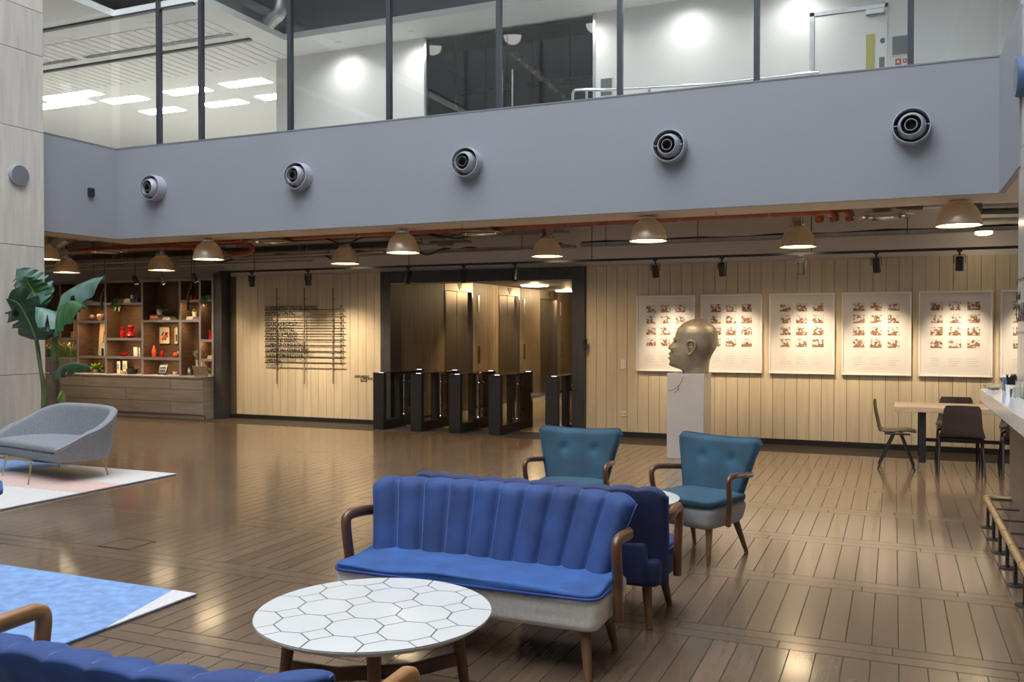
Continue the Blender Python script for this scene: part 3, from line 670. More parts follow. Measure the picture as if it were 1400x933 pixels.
# ---- framed prints: each a grid of twelve small photographs of hands
def photo_mat():
    m = bpy.data.materials.new('hand_photograph'); m.use_nodes = True; nt = m.node_tree; b = nt.nodes['Principled BSDF']; N = nt.nodes.new; L = nt.links.new
    b.inputs['Roughness'].default_value = .6
    tc = N('ShaderNodeTexCoord'); oi = N('ShaderNodeObjectInfo'); sc = N('ShaderNodeVectorMath'); sc.operation = 'SCALE'; sc.inputs[0].default_value = (91, 47, 63); L(oi.outputs['Random'], sc.inputs['Scale'])
    ad = N('ShaderNodeVectorMath'); L(tc.outputs['Object'], ad.inputs[0]); L(sc.outputs[0], ad.inputs[1])
    n1 = N('ShaderNodeTexNoise'); n1.inputs['Scale'].default_value = 26; n1.inputs['Detail'].default_value = 2; L(ad.outputs[0], n1.inputs['Vector'])
    n2 = N('ShaderNodeTexNoise'); n2.inputs['Scale'].default_value = 60; n2.inputs['Detail'].default_value = 3; L(ad.outputs[0], n2.inputs['Vector'])
    n3 = N('ShaderNodeTexVoronoi'); n3.inputs['Scale'].default_value = 45; L(ad.outputs[0], n3.inputs['Vector'])
    sx = N('ShaderNodeSeparateXYZ'); L(tc.outputs['Object'], sx.inputs[0])
    ab = N('ShaderNodeMath'); ab.operation = 'ABSOLUTE'; L(sx.outputs[0], ab.inputs[0])
    # hands: more likely low down and towards the middle
    m1 = N('ShaderNodeMath'); m1.operation = 'MULTIPLY_ADD'; L(sx.outputs[2], m1.inputs[0]); m1.inputs[1].default_value = -2.0; L(n1.outputs[0], m1.inputs[2])
    m2 = N('ShaderNodeMath'); m2.operation = 'MULTIPLY_ADD'; L(ab.outputs[0], m2.inputs[0]); m2.inputs[1].default_value = -1.4; L(m1.outputs[0], m2.inputs[2])
    r1 = N('ShaderNodeValToRGB'); r1.color_ramp.elements[0].position = .44; r1.color_ramp.elements[1].position = .47; L(m2.outputs[0], r1.inputs[0])
    skin = N('ShaderNodeValToRGB'); skin.color_ramp.elements[0].position = .38; skin.color_ramp.elements[1].position = .6; skin.color_ramp.elements[0].color = (.10, .045, .025, 1); skin.color_ramp.elements[1].color = (.38, .20, .11, 1); L(n2.outputs[0], skin.inputs[0])
    card = N('ShaderNodeValToRGB'); card.color_ramp.interpolation = 'CONSTANT'; card.color_ramp.elements[0].color = (.03, .028, .028, 1); card.color_ramp.elements[1].position = .22; card.color_ramp.elements[1].color = (.45, .42, .40, 1); L(n3.outputs['Distance'], card.inputs[0])
    cm = N('ShaderNodeMapRange'); cm.inputs[1].default_value = .5; cm.inputs[2].default_value = .54; L(n1.outputs[0], cm.inputs[0])
    mx0 = N('ShaderNodeMix'); mx0.data_type = 'RGBA'; L(cm.outputs[0], mx0.inputs[0]); mx0.inputs[6].default_value = (.62, .59, .56, 1); L(card.outputs[0], mx0.inputs[7])
    mx = N('ShaderNodeMix'); mx.data_type = 'RGBA'; L(r1.outputs[0], mx.inputs[0]); L(mx0.outputs[2], mx.inputs[6]); L(skin.outputs[0], mx.inputs[7]); L(mx.outputs[2], b.inputs['Base Color']); return m
MT['photo'] = photo_mat()
FX = [(-3.61, -2.72), (-2.635, -1.75), (-1.655, -.765), (-.675, .215), (.30, 1.19), (1.275, 2.165)]
fl_ = ['framed print half behind the bronze head, nearest the light switch', 'framed print just right of the bronze head', 'framed print second to the right of the bronze head', 'framed print third to the right of the bronze head', 'framed print above the cafe chairs', 'framed print cut off by the stone column']
ph_me = B(-.075, .075, 0, .002, -.058, .058).mesh('photograph'); tl_me = {}
for i, (a, b) in enumerate(FX):
    cx = (a + b) / 2; w = (b - a) / 2; zb, zt = 1.015, 2.16; zc = (zb + zt) / 2; h = (zt - zb) / 2
    t = thing('framed_print', fl_[i], 'picture', (cx, YW, zc), 0, 'framed prints on the timber wall')
    for (x0, x1, z0, z1) in ((-w, w, h - .022, h), (-w, w, -h, -h + .022), (-w, -w + .022, -h + .022, h - .022), (w - .022, w, -h + .022, h - .022)):
        B(x0, x1, -.055, -.001, z0, z1).build('frame_rail', 'artwhite', t, bevel=.002, seg=1)
    B(-w + .022, w - .022, -.035, -.001, -h + .022, h - .022).build('mount', 'mount', t)
    sh = B(-.34, .34, -.037, -.035, -h + .10, h - .115).build('print_sheet', 'mount', t)
    for r in range(4):
        for c in range(3): share('photograph', ph_me, 'photo', sh, ((c - 1) * .222, -.040, h - .20 - r * .168))
    rn = random.Random(i)
    for c in range(3):
        for r in range(4):
            ln = .09 + rn.random() * .06; B((c - 1) * .222 - .075, (c - 1) * .222 - .075 + ln, -.0385, -.037, -h + .145 + r * .031, -h + .149 + r * .031).build('caption_line', 'textline', sh)
# ---- switch, socket, card reader
p = ony(852.5, 498, YW); t = thing('light_switch', 'white light switch plate on the boards beside the first print', 'switch', (p.x, YW, p.z)); B(-.045, .045, -.012, -.001, -.075, .075).build('plate', 'white_pl', t, bevel=.004); B(-.02, .02, -.016, -.012, -.03, .03).build('rocker', 'white_pl', t)
p = ony(852.5, 566, YW); t = thing('wall_socket', 'white double socket low on the boards', 'socket', (p.x, YW, p.z)); B(-.045, .045, -.012, -.001, -.04, .04).build('plate', 'white_pl', t, bevel=.004)
for x in (-.02, .02): B(x - .010, x + .010, -.014, -.012, -.012, .012).build('outlet', 'greyp', t)
p = ony(802.5, 470, YW); t = thing('card_reader', 'small black card reader on the right jamb of the lobby', 'card reader', (-4.415, YW - .085, p.z)); B(-.025, .035, -.025, .0, -.08, .08).build('body', 'black', t, bevel=.005); B(-.018, .028, -.027, -.025, -.02, .06).build('pad', 'blackgloss', t)
# ---- plinth and bust
pl = thing('marble_plinth', 'tall veined white marble plinth under the bronze head', 'plinth', (-2.435, 11.56, 0)); PH = 1.085
B(-.235, .235, -.25, .25, 0, PH).build('block', 'plinth', pl, bevel=.003, seg=1)
for pts in ([(.0, -.03), (-.03, -.10), (-.05, -.14), (-.10, -.18), (-.15, -.215), (-.20, -.225)], [(-.06, -.15), (-.07, -.21), (-.12, -.245)], [(-.05, -.19), (-.09, -.20)]):
    MB().tube([(x - .02, -.2505, PH + z) for x, z in pts], .0035, 6).build('vein', 'vein', pl)
def bust():
    K = .00250
    fr = [(445, 325), (430, 322), (422, 300), (412, 262), (400, 254), (380, 257), (350, 256), (320, 267), (290, 282), (265, 283), (235, 291), (210, 304), (190, 324), (175, 352), (166, 380), (163, 398)]
    bk = [(445, 455), (400, 456), (380, 459), (350, 470), (320, 489), (290, 498), (265, 500), (235, 497), (210, 484), (190, 462), (175, 438), (166, 415), (163, 402)]
    hw = [(445, 66), (430, 66), (415, 72), (400, 80), (380, 88), (350, 96), (320, 100), (290, 102), (265, 104), (235, 104), (210, 97), (190, 80), (175, 54), (166, 26), (163, 3)]
    fr, bk, hw = ([(p, q) for p, q in sorted(t)] for t in (fr, bk, hw))
    ly = [163 + 282 * (k / 70) ** 1.0 for k in range(71)]; ly = sorted(set(ly + [164, 165.5, 168]))[::-1]
    NT = 72; vs = []; fs = []
    def sm(tab, y): return (interp(tab, y - 5) + 2 * interp(tab, y) + interp(tab, y + 5)) / 4 if 170 < y < 440 else interp(tab, y)
    for y in ly:
        f, b, w = sm(fr, y), sm(bk, y), sm(hw, y); cx = f + (b - f) * .52
        for k in range(NT):
            a = 2 * PI * k / NT; c, s = math.cos(a), math.sin(a); e = .88
            X = cx - (cx - f if c > 0 else b - cx) * abs(c) ** e * (1 if c > 0 else -1); Yl = w * abs(s) ** e * (1 if s > 0 else -1)
            if c > 0:
                g = lambda A, y0, sy, x0, sx: A * math.exp(-((y - y0) / sy) ** 2) * (math.exp(-((Yl - x0) / sx) ** 2) + (math.exp(-((Yl + x0) / sx) ** 2) if x0 else 0))
                dz = g(19, 312, 11, 0, 19) + g(16, 299, 12, 0, 13) + g(10, 286, 9, 0, 10) + g(13, 318, 7, 16, 11)      # nose and wings
                dz += g(11, 345, 7, 0, 30) + g(11, 369, 8, 0, 28) - g(6, 357, 3.5, 0, 30) - g(3, 331, 4, 0, 9)                           # lips
                dz += g(11, 270, 7, 28, 26) - g(21, 288, 9, 36, 16) + g(11, 289, 5, 36, 9)                          # brow, sockets, lids
                dz += g(5, 404, 10, 0, 30) - g(3, 386, 6, 0, 26) + g(11, 316, 14, 58, 20) - g(9, 348, 14, 56, 18)   # chin, cheeks
                X -= dz * min(1, c * 2.2)
            vs.append(((X - 385) * K, -Yl * K, (445 - y) * K))
    n = len(ly)
    for i in range(n - 1):
        for k in range(NT): k2 = (k + 1) % NT; fs.append((i * NT + k, i * NT + k2, (i + 1) * NT + k2, (i + 1) * NT + k))
    fs.append(tuple(range(NT - 1, -1, -1))); fs.append(tuple((n - 1) * NT + k for k in range(NT)))
    mb = MB().add(vs, fs)
    for s in (-1, 1):                                     # ears: rim, inner fold, lobe
        yb = s * 99 * K
        def E(xz, yz, o): return Vector(((xz - 385) * K, yb + s * o * K, (445 - yz) * K))
        rim = [E(372, 318, 4), E(366, 300, 7), E(370, 284, 10), E(386, 277, 13), (E(403, 283, 14)), E(410, 298, 14), E(404, 318, 12), E(392, 334, 9), E(380, 345, 6), E(372, 340, 4), E(371, 328, 3)]
        mb.tube(cr(rim, 5), .017, 8)
        mb.tube(cr([E(378, 300, 5), E(388, 292, 8), E(396, 300, 8), E(393, 316, 7), E(382, 328, 5)], 5), .012, 8)
        mb.lathe([(0, -.012), (.032, -.008), (.034, .006), (0, .012)], 16, Matrix.Translation(E(386, 308, 3)) @ Matrix.Rotation(PI / 2, 4, 'X') @ Matrix.Scale(1.5, 4, (0, 1, 0)))
    o = mb.build('bronze_bust', 'bronze', smooth=True, angle=2.5, loc=(-2.355, 11.52, PH + .0005))
    return tag(o, 'colossal bronze shaven head in profile on a marble plinth', 'sculpture')
bust()
# ================================================================== SEATING
def taper_leg(name, p0, p1, r0, r1, m, par): return MB().cyl(p0, p1, r0, r1, 14).build(name, m, par, smooth=True)
def wood_arm(par, x, pts, w, h, m, name='armrest'):
    return MB().sweep(cr(pts, 7), rsec(w, h, .28), up=(1, 0, 0)).build(name, m, par, smooth=True, angle=.9)
def soft_box(x0, x1, y0, y1, z0, z1, r, taper=0., n=6, wav=0., seed=0, crown=0.):
    """rounded upholstered block; taper narrows the bottom"""
    mb = MB(); rn = random.Random(seed); nx = 40; ny = 18
    cx, cy = (x0 + x1) / 2, (y0 + y1) / 2; hx, hy = (x1 - x0) / 2, (y1 - y0) / 2
    ring = []
    cn = [(1, -1), (1, 1), (-1, 1), (-1, -1)]
    for q, (sx, sy) in enumerate(cn):
        for k in range(n + 1):
            a = -PI / 2 + q * PI / 2 + k / n * PI / 2
            ring.append((sx * (hx - r) + r * math.cos(a), sy * (hy - r) + r * math.sin(a)))
    # subdivide the straight sides
    rr = []
    for i, p in enumerate(ring):
        q = ring[(i + 1) % len(ring)]; L_ = math.hypot(q[0] - p[0], q[1] - p[1]); m_ = max(1, int(L_ / .05))
        for k in range(m_): rr.append((p[0] + (q[0] - p[0]) * k / m_, p[1] + (q[1] - p[1]) * k / m_))
    N = len(rr); e = min(r, (z1 - z0) / 2) * .7; lev = []
    for k in range(5): a = k / 4 * PI / 2; lev.append((z0 + e * (1 - math.sin(a)), 1 - 0, e * (1 - math.cos(a))) if False else (z0 + e - e * math.cos(a), e - e * math.sin(a)))
    for k in range(1, 5): lev.append((z0 + e + (z1 - z0 - 2 * e) * k / 5, 0))
    for k in range(5): a = k / 4 * PI / 2; lev.append((z1 - e + e * math.sin(a), e - e * math.cos(a)))
    vs = []; fs = []
    for (z, ins) in lev:
        t = 1 - (z - z0) / (z1 - z0)
        for (x, y) in rr:
            k1 = (hx - ins - taper * t) / hx; k2 = (hy - ins - taper * t) / hy
            dz = wav * noise.noise(Vector((x * 3.1 + seed, y * 3.1, 0))) if z > (z0 + z1) / 2 else 0
            dd = wav * .35 * noise.noise(Vector((x * 2 + seed, y * 2, z * 55)))
            vs.append((cx + x * k1 + dd, cy + y * k2 + dd, z + dz))
    for i in range(len(lev) - 1):
        for k in range(N): fs.append((i * N + k, i * N + (k + 1) % N, (i + 1) * N + (k + 1) % N, (i + 1) * N + k))
    fs.append(tuple(range(N - 1, -1, -1)))
    # crowned top as concentric rings
    base = (len(lev) - 1) * N
    prev = [vs[base + k] for k in range(N)]; idx0 = base
    for q in range(1, 8):
        s = 1 - q / 8; st = len(vs)
        for k in range(N):
            px_, py_, pz = prev[k]; x = cx + (px_ - cx) * s; y = cy + (py_ - cy) * s
            vs.append((x, y, z1 + crown * (1 - s * s) + wav * noise.noise(Vector(((x - cx) * 3.1 + seed, (y - cy) * 3.1, 0)))))
        for k in range(N): fs.append((idx0 + k, idx0 + (k + 1) % N, st + (k + 1) % N, st + k))
        idx0 = st
    fs.append(tuple(idx0 + k for k in range(N)))
    return mb.add(vs, fs)
def channel_back(W0, W1, z0, z1, nfl, yb, yt, th, bul, wing, mat_, par, rear, corner=.05):
    """fluted backrest: front faces -y; W0/W1 widths at seat and at top"""
    PF = 14; nu = nfl * 8; mb = MB()
    prof = []                                       # (t height 0..1, depth 0 front .. 1 rear)
    for k in range(13): prof.append((k / 12 * .94, 0.))
    for k in range(1, 8): a = k / 8 * PI; prof.append((.94 + .06 * math.sin(a), .5 - .5 * math.cos(a)))
    for k in range(1, 9): prof.append((.94 - k / 8 * .98, 1.))
    mb2 = MB()
    def pt(u, j):
        t, d = prof[j]; s = 2 * u - 1; w = W0 + (W1 - W0) * max(0, t) ** 1.15
        fl = abs(math.sin(PI * nfl * u)) ** .6
        edge = max(0., (abs(s) - .93) / .07); rnd_ = math.sqrt(max(0., 1 - edge * edge)) if edge < 1 else 0.
        yc = yb + (yt - yb) * t - wing * abs(s) ** 3.5
        hth = th / 2 * (.25 + .75 * rnd_)
        y = yc - hth - bul * fl * (1 if t < .95 else .6) * rnd_ if d < .5 else yc + hth
        if 0 < d < 1: y = (yc - hth - bul * fl * .6) * (1 - d) + (yc + hth) * d
        cz = corner * max(0., (abs(s) - .86) / .14) ** 2.2
        z = z0 + (z1 - z0 - cz + .012 * (fl - 1)) * t
        return (s * w / 2, y, z)
    NP = len(prof); vs = []; fs = []
    us = [i / nu for i in range(nu + 1)]
    for u in us:
        for j in range(NP): vs.append(pt(u, j))
    for i in range(nu):
        for j in range(NP - 1): fs.append((i * NP + j, (i + 1) * NP + j, (i + 1) * NP + j + 1, i * NP + j + 1))
    fs.append(tuple(range(NP))); fs.append(tuple(nu * NP + j for j in range(NP - 1, -1, -1)))
    mb.add(vs, fs); ob = mb.build('backrest', mat_, par, smooth=True, angle=2.0)
    for q in range(1, nfl):
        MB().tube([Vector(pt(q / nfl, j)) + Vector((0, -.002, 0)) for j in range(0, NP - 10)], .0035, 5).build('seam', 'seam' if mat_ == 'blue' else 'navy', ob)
    for q in (0, nu):
        MB().tube([Vector(pt(us[q], j)) + Vector((0, 0, 0)) for j in range(1, NP - 3)], .006, 6).build('piping', rear, ob, smooth=True)
    return ob
def bench_sofa(name, label, loc, rz, fabric, seatm, basem, arm, leg, wing=.10, tip=-.12, zt=.805, yt=.30, corner=.04, W0=1.36, z0=.38):
    t = thing(name, label, 'sofa', loc, rz, 'blue channel-back sofas'); hw = .735
    soft_box(-hw, hw, -.30, .22, .225, .388, .05, .015, wav=.012, seed=3).build('seat_base', basem, t, smooth=True, angle=2)
    seat = soft_box(-hw + .012, hw - .012, -.31, .19, .388, .426, .06, 0, wav=.022, seed=9, crown=.014).build('seat_pad', seatm, t, smooth=True, angle=2)
    pts = []
    for q, (sx, sy) in enumerate([(1, -1), (1, 1), (-1, 1), (-1, -1)]):
        for k in range(5):
            a = -PI / 2 + q * PI / 2 + k / 4 * PI / 2; pts.append((sx * (hw - .072) + .066 * math.cos(a), -.075 + sy * .175 + .066 * math.sin(a), .392))
    MB().tube(pts + [pts[0]], .007, 6).build('piping', 'piping', seat, smooth=True)
    channel_back(W0, 1.56, z0, zt, 10, .135, yt, .09, .042, wing, fabric, t, 'piping', corner)
    B(-.66, .66, .12, .235, .24, .48).build('back_panel', fabric, t, bevel=.02)
    for s in (-1, 1):
        x = s * (hw + .030)
        wood_arm(t, x, [(s * (hw - .01), .20, .615), (x, .10, .622), (x, tip + .10, .632), (x, tip + .035, .630), (x, tip + .004, .606), (x, tip + .008, .53), (x, tip + .03, .42), (x, tip + .035, .32), (x, tip + .04, .24)], .044, .058, arm)
        taper_leg('leg', (s * .64, -.21, .23), (s * .675, -.275, 0), .030, .018, leg, t)
        taper_leg('leg', (s * .64, .13, .23), (s * .67, .19, 0), .030, .018, leg, t)
    return t
bench_sofa('channel_back_sofa', 'royal blue channel-back sofa with cream base facing the tiled table', (-1.985, 4.255, 0), 0, 'blue', 'blueseat', 'linen', 'walnut', 'leg')
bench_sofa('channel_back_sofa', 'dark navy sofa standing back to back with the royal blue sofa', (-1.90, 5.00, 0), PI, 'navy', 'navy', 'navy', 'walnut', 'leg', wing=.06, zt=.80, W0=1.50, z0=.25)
bench_sofa('channel_back_sofa', 'blue channel-back sofa with honey oak arms seen from behind', (-2.075, 2.03, 0), PI, 'blue', 'blueseat', 'linen', 'oakarm', 'leg', .16, -.29, .79, .31, .0)
def armchair(label, loc, rz, fab, base, group='teal armchairs'):
    t = thing('armchair', label, 'armchair', loc, rz, group)
    soft_box(-.27, .27, -.30, .24, .235, .405, .07, .03, wav=.004, seed=2).build('seat_base', base, t, smooth=True, angle=2)
    soft_box(-.275, .275, -.315, .22, .40, .455, .09, 0, wav=.004, seed=5, crown=.02).build('seat_pad', fab, t, smooth=True, angle=2)
    mb = MB(); nu, nv = 28, 22
    def outline(u, v):
        s = 2 * u - 1; w = .245 + .110 * v
        z = .40 + (.455 - .022 * (1 - s * s) + .004 * s * s) * v
        z -= .05 * max(0, (abs(s) - .88) / .12) ** 2 * v ** 6
        return s * w, z
    def f(u, v):
        x, z = outline(u, v); s = 2 * u - 1
        y = .17 + .15 * v - .075 * abs(s) ** 2.5 * (.4 + .6 * v)
        ed = min(1, min(u, 1 - u) / .05) ** .5 * min(1, (1 - v) / .05 + 0) ** .5
        p = -.05 * ed - .012 * math.cos(s * PI / 2) * ed
        for bx in (-.40, .40):
            d2 = ((s - bx) / .10) ** 2 + ((v - .66) / .08) ** 2; p += .022 * math.exp(-d2)
        return (x, y + p, z)
    def g(u, v):
        x, z = outline(u, v); s = 2 * u - 1; ed = min(1, min(u, 1 - u) / .06) ** .5 * min(1, (1 - v) / .06) ** .5
        return (x, .17 + .15 * v - .075 * abs(s) ** 2.5 * (.4 + .6 * v) + .045 * ed, z)
    mb.grid(f, nu, nv); mb.grid(g, nu, nv); bk = mb.build('backrest', fab, t, smooth=True, angle=2)
    pts = [Vector(f(u, 1.)) for u in [i / 28 for i in range(29)]]; left = [Vector(f(0, v)) for v in [i / 12 for i in range(13)]]; right = [Vector(f(1, v)) for v in [1 - i / 12 for i in range(13)]]
    MB().tube(left[:-1] + pts + right[1:], .006, 6).build('piping', fab, bk, smooth=True)
    for bx in (-.40, .40):
        p = Vector(f((bx + 1) / 2, .66)); MB().lathe([(0, -.006), (.011, -.004), (.013, 0), (0, .007)], 12, Matrix.Translation(p) @ Matrix.Rotation(PI / 2, 4, 'X')).build('button', fab, bk, smooth=True)
    for s in (-1, 1):
        x = s * .325
        wood_arm(t, x, [(s * .285, .22, .585), (s * .30, .10, .60), (x, -.06, .615), (x, -.13, .612), (x, -.165, .585), (x, -.16, .52), (s * .315, -.135, .42), (s * .30, -.12, .33), (s * .295, -.115, .26)], .032, .040, 'walnut')
        taper_leg('leg', (s * .19, -.20, .25), (s * .215, -.245, 0), .026, .014, 'leg', t)
        taper_leg('leg', (s * .19, .16, .25), (s * .225, .26, 0), .026, .014, 'leg', t)
    return t
armchair('teal velvet armchair with grey base, turned towards the small table', (-1.30, 6.60, 0), -.37, 'teal', 'greylinen')
armchair('teal velvet armchair standing behind the navy sofa, facing straight out', (-2.335, 6.66, 0), .03, 'teal', 'greylinen')
p = onz(7, 664, .44)
armchair('blue armchair with cream base, only a seat corner showing', (p.x - .6 * .33, p.y - .8 * .33, 0), 2.5, 'blueseat', 'linen', 'blue armchair')
# ---- tiled coffee table
def clip_circle(poly, R, n=72):
    for k in range(n):
        a = 2 * PI * (k + .5) / n; nx, ny = math.cos(a), math.sin(a); d = R * math.cos(PI / n); out = []
        for i in range(len(poly)):
            p, q = poly[i], poly[(i + 1) % len(poly)]; dp = p[0] * nx + p[1] * ny - d; dq = q[0] * nx + q[1] * ny - d
            if dp <= 0: out.append(p)
            if (dp < 0) != (dq < 0): s = dp / (dp - dq); out.append((p[0] + (q[0] - p[0]) * s, p[1] + (q[1] - p[1]) * s))
        poly = out
        if len(poly) < 3: return None
    return poly
def shrink(poly, g):
    cx = sum(p[0] for p in poly) / len(poly); cy = sum(p[1] for p in poly) / len(poly); out = []
    for x, y in poly:
        d = math.hypot(x - cx, y - cy); k = max(0, (d - g * 1.1) / d) if d > 1e-6 else 1; out.append((cx + (x - cx) * k, cy + (y - cy) * k))
    return out
def area(p): return abs(sum(p[i][0] * p[(i + 1) % len(p)][1] - p[(i + 1) % len(p)][0] * p[i][1] for i in range(len(p)))) / 2
def round_table(name, label, loc, R, z, tiled, rot=0.):
    t = thing(name, label, 'coffee table', loc, 0)
    MB().lathe([(R - .035, z - .032), (R - .006, z - .014), (R, z - .008), (R, z - .003), (R - .003, z - .0015)], 72).build('tabletop', 'tile' if not tiled else ['grout'], t, smooth=True) if False else None
    top = MB().lathe([(R - .03, z - .030), (R - .004, z - .012), (R, z - .007), (R, z - .0035)], 72).build('tabletop', 'tile', t, smooth=True, angle=.5)
    if tiled:
        MB().lathe([(0, z - .0035), (R - .0015, z - .0035), (R - .0015, z - .0009), (0, z - .0009)], 72).build('grout_bed', 'grout', top)
        p = .222; c = p * .31; ca, sa = math.cos(rot), math.sin(rot)
        def place(poly, ox, oy): return [((x + ox) * ca - (y + oy) * sa, (x + ox) * sa + (y + oy) * ca) for x, y in poly]
        h = p / 2; octo = [(h, -h + c), (h, h - c), (h - c, h), (-h + c, h), (-h, h - c), (-h, -h + c), (-h + c, -h), (h - c, -h)]; sq = [(c, 0), (0, c), (-c, 0), (0, -c)]
        for i in range(-4, 5):
            for j in range(-4, 5):
                for poly, ox, oy in ((octo, i * p, j * p), (sq, i * p + h, j * p + h)):
                    q = clip_circle(place(shrink(poly, .0030), ox, oy), R - .001)
                    if q and area(q) > 2e-4: MB().prism(q, z - .0009, z).build('tile', 'tile', top)
    k = R * .80
    for a in (.55, .55 + PI / 2, .55 + PI, .55 + 1.5 * PI):
        c_, s_ = math.cos(a), math.sin(a)
        taper_leg('leg', (k * .86 * c_, k * .86 * s_, z - .02), (k * c_, k * s_, 0), .030 if tiled else .02, .019 if tiled else .013, 'walnut' if tiled else 'leg', t)
    for a in (.55, .55 + PI / 2):
        c_, s_ = math.cos(a), math.sin(a); d = Vector((c_, s_, 0)); zz = z * .42
        MB().sweep([d * (-k * .93) + Vector((0, 0, zz + .04)), d * (-k * .4) + Vector((0, 0, zz - .005)), d * (k * .4) + Vector((0, 0, zz - .005)), d * (k * .93) + Vector((0, 0, zz + .04))], rsec(.03, .06 if tiled else .03), up=(-s_, c_, 0)).build('stretcher', 'walnut' if tiled else 'leg', t)
    return t
round_table('tiled_coffee_table', 'round coffee table topped with white octagon tiles', (-2.035, 3.275, 0), .50, .45, True, .19)
round_table('small_round_table', 'small round white table between navy sofa and teal armchairs', (-1.74, 6.02, 0), .40, .49, False)
# ---- curved grey sofa
def curved_sofa():
    t = thing('curved_sofa', 'curved grey wool sofa on slim brass legs', 'sofa', (-8.70, 7.22, 0), -.20); A, D = .80, .50
    def plan(s):                                   # s in -1..1 round the back, front of the sofa is -y
        a = -PI / 2 + s * (PI / 2 + .62)
        n_ = 2.6; c, sn = math.sin(a + PI / 2), math.cos(a + PI / 2)
        return Vector((A * math.copysign(abs(c) ** (2 / n_), c), D * math.copysign(abs(sn) ** (2 / n_), sn), 0))
    top = [(0, .78), (.3, .775), (.48, .72), (.7, .58), (.85, .475), (1, .385)]
    NS = 72
    def shell(inner):
        def f(u, v):
            s = 2 * u - 1; p = plan(s); zt = interp(top, abs(s)); zt = (zt + interp(top, abs(s) - .06 if abs(s) > .06 else 0) + interp(top, min(1, abs(s) + .06))) / 3; z0 = .205 + .03 * abs(s)
            d = Vector((p.x / A ** 2, p.y / D ** 2, 0)).normalized(); th = .085
            lv = [(0, z0), (.35, z0 + .0), (0, 0)]
            # loop: outer bottom -> outer top -> rounded -> inner top -> inner bottom
            if v < .45: k = v / .45; z = z0 + (zt - z0 - .045) * k; o = -.055 * (1 - k) + .03 * k; o -= .03 * max(0, 1 - k * 6) ** 2
            elif v < .60: k = (v - .45) / .15; a = k * PI; z = zt - .045 + .045 * math.sin(a); o = .03 - th * (1 - math.cos(a)) / 2
            else: k = (v - .60) / .40; z = zt - .045 - (zt - .045 - .28) * k; o = .03 - th - .05 * k
            return p + d * o + Vector((0, 0, z))
        return f
    mb = MB(); mb.grid(shell(False), NS, 40)
    n = len(mb.v); J = 41
    mb.f.append(tuple(range(J))); mb.m.append(0); mb.f.append(tuple(NS * J + j for j in range(J - 1, -1, -1))); mb.m.append(0)
    sh = mb.build('shell', 'greywool', t, smooth=True, angle=1.2)
    f = shell(0); MB().tube([f(i / NS, .47) for i in range(NS + 1)], .006, 6).build('piping', 'greydark', sh, smooth=True)
    pl_ = [plan(-1 + 2 * i / 40) * .90 for i in range(41)]; poly = [(p.x, p.y) for p in pl_]
    MB().prism(poly, .225, .33).build('seat_base', 'greydark', t, bevel=.025, seg=3)
    MB().prism([(x * 1.0, y - .01) for x, y in poly], .33, .41).build('seat_cushion', 'greywool', t, bevel=.03, seg=3)
    Mi = (Matrix.Translation((-8.70, 7.22, 0)) @ Matrix.Rotation(-.20, 4, 'Z')).inverted()
    for a, b in ((38.6, 663.4), (147.5, 650.3), (3, 651), (81.4, 640)):
        q = Mi @ onz(a, b, .018); top_ = Vector((q.x * .92, q.y * .90, .245)); MB().cyl((q.x, q.y, .018), top_, .007, .013, 10).build('leg', 'brass', t, smooth=True)
    return t
curved_sofa()
# ---- rugs
def rug(name, label, poly, mats, edge):
    t = thing(name, label, 'rug', (0, 0, 0))
    B(poly[0] + .004, poly[1], poly[2], poly[3] - .004, 0, .010).build('backing', edge, t)
    for nm, m, pg in mats: MB().prism(pg, .010, .018).build(nm, m, t)
    return t
a = onz(143, 863); c = onz(240, 809.5)
X1, Y1 = -3.955, 4.31
rug('blue_rug', 'pale blue pile rug with a white corner wedge', (-6.0, X1, 1.2, Y1), [('blue_field', 'bluewool', [(-6.0, 1.2), (X1, 1.2), (X1, a.y), (c.x, Y1), (-6.0, Y1)]), ('white_wedge', 'whitewool', [(X1, a.y), (X1, Y1), (c.x, Y1)])], 'rugedge')
X2, Y2 = -7.46, 7.82; e1 = onz(118, 672); e2 = onz(160, 664.5); w1 = onz(0, 668); b1 = onz(0, 632)
rug('patterned_rug', 'white rug with pink and blue patches under the curved sofa', (-11.2, X2, 5.3, Y2), [
    ('white_field', 'whitewool', [(-11.2, 5.3), (X2, 5.3), (X2, 6.50), (-9.6, 6.50), (-11.2, 6.6)]), ('pink_field', 'pinkwool', [(-9.6, 6.50), (X2, 6.50), (X2, 7.05), (-9.3, 7.15)]),
    ('white_band', 'whitewool', [(-9.3, 7.15), (X2, 7.05), (X2, Y2), (-9.1, Y2)]), ('blue_field', 'bluewool', [(-11.2, 6.6), (-9.6, 6.5), (-9.3, 7.15), (-9.1, Y2), (-11.2, Y2)])], 'rugedge')
# ---- floor box hatch
h = thing('floor_hatch', 'square oak floor box lid with dark edges', 'floor hatch', (-5.41, 5.15, 0))
B(-.14, .14, -.135, .135, .0, .003).build('lid', 'plank', h)
for (x0, x1, y0, y1) in ((-.15, .15, .13, .14), (-.15, .15, -.14, -.13), (-.15, -.14, -.14, .14)): B(x0, x1, y0, y1, .0, .0035).build('edge', 'joint', h)
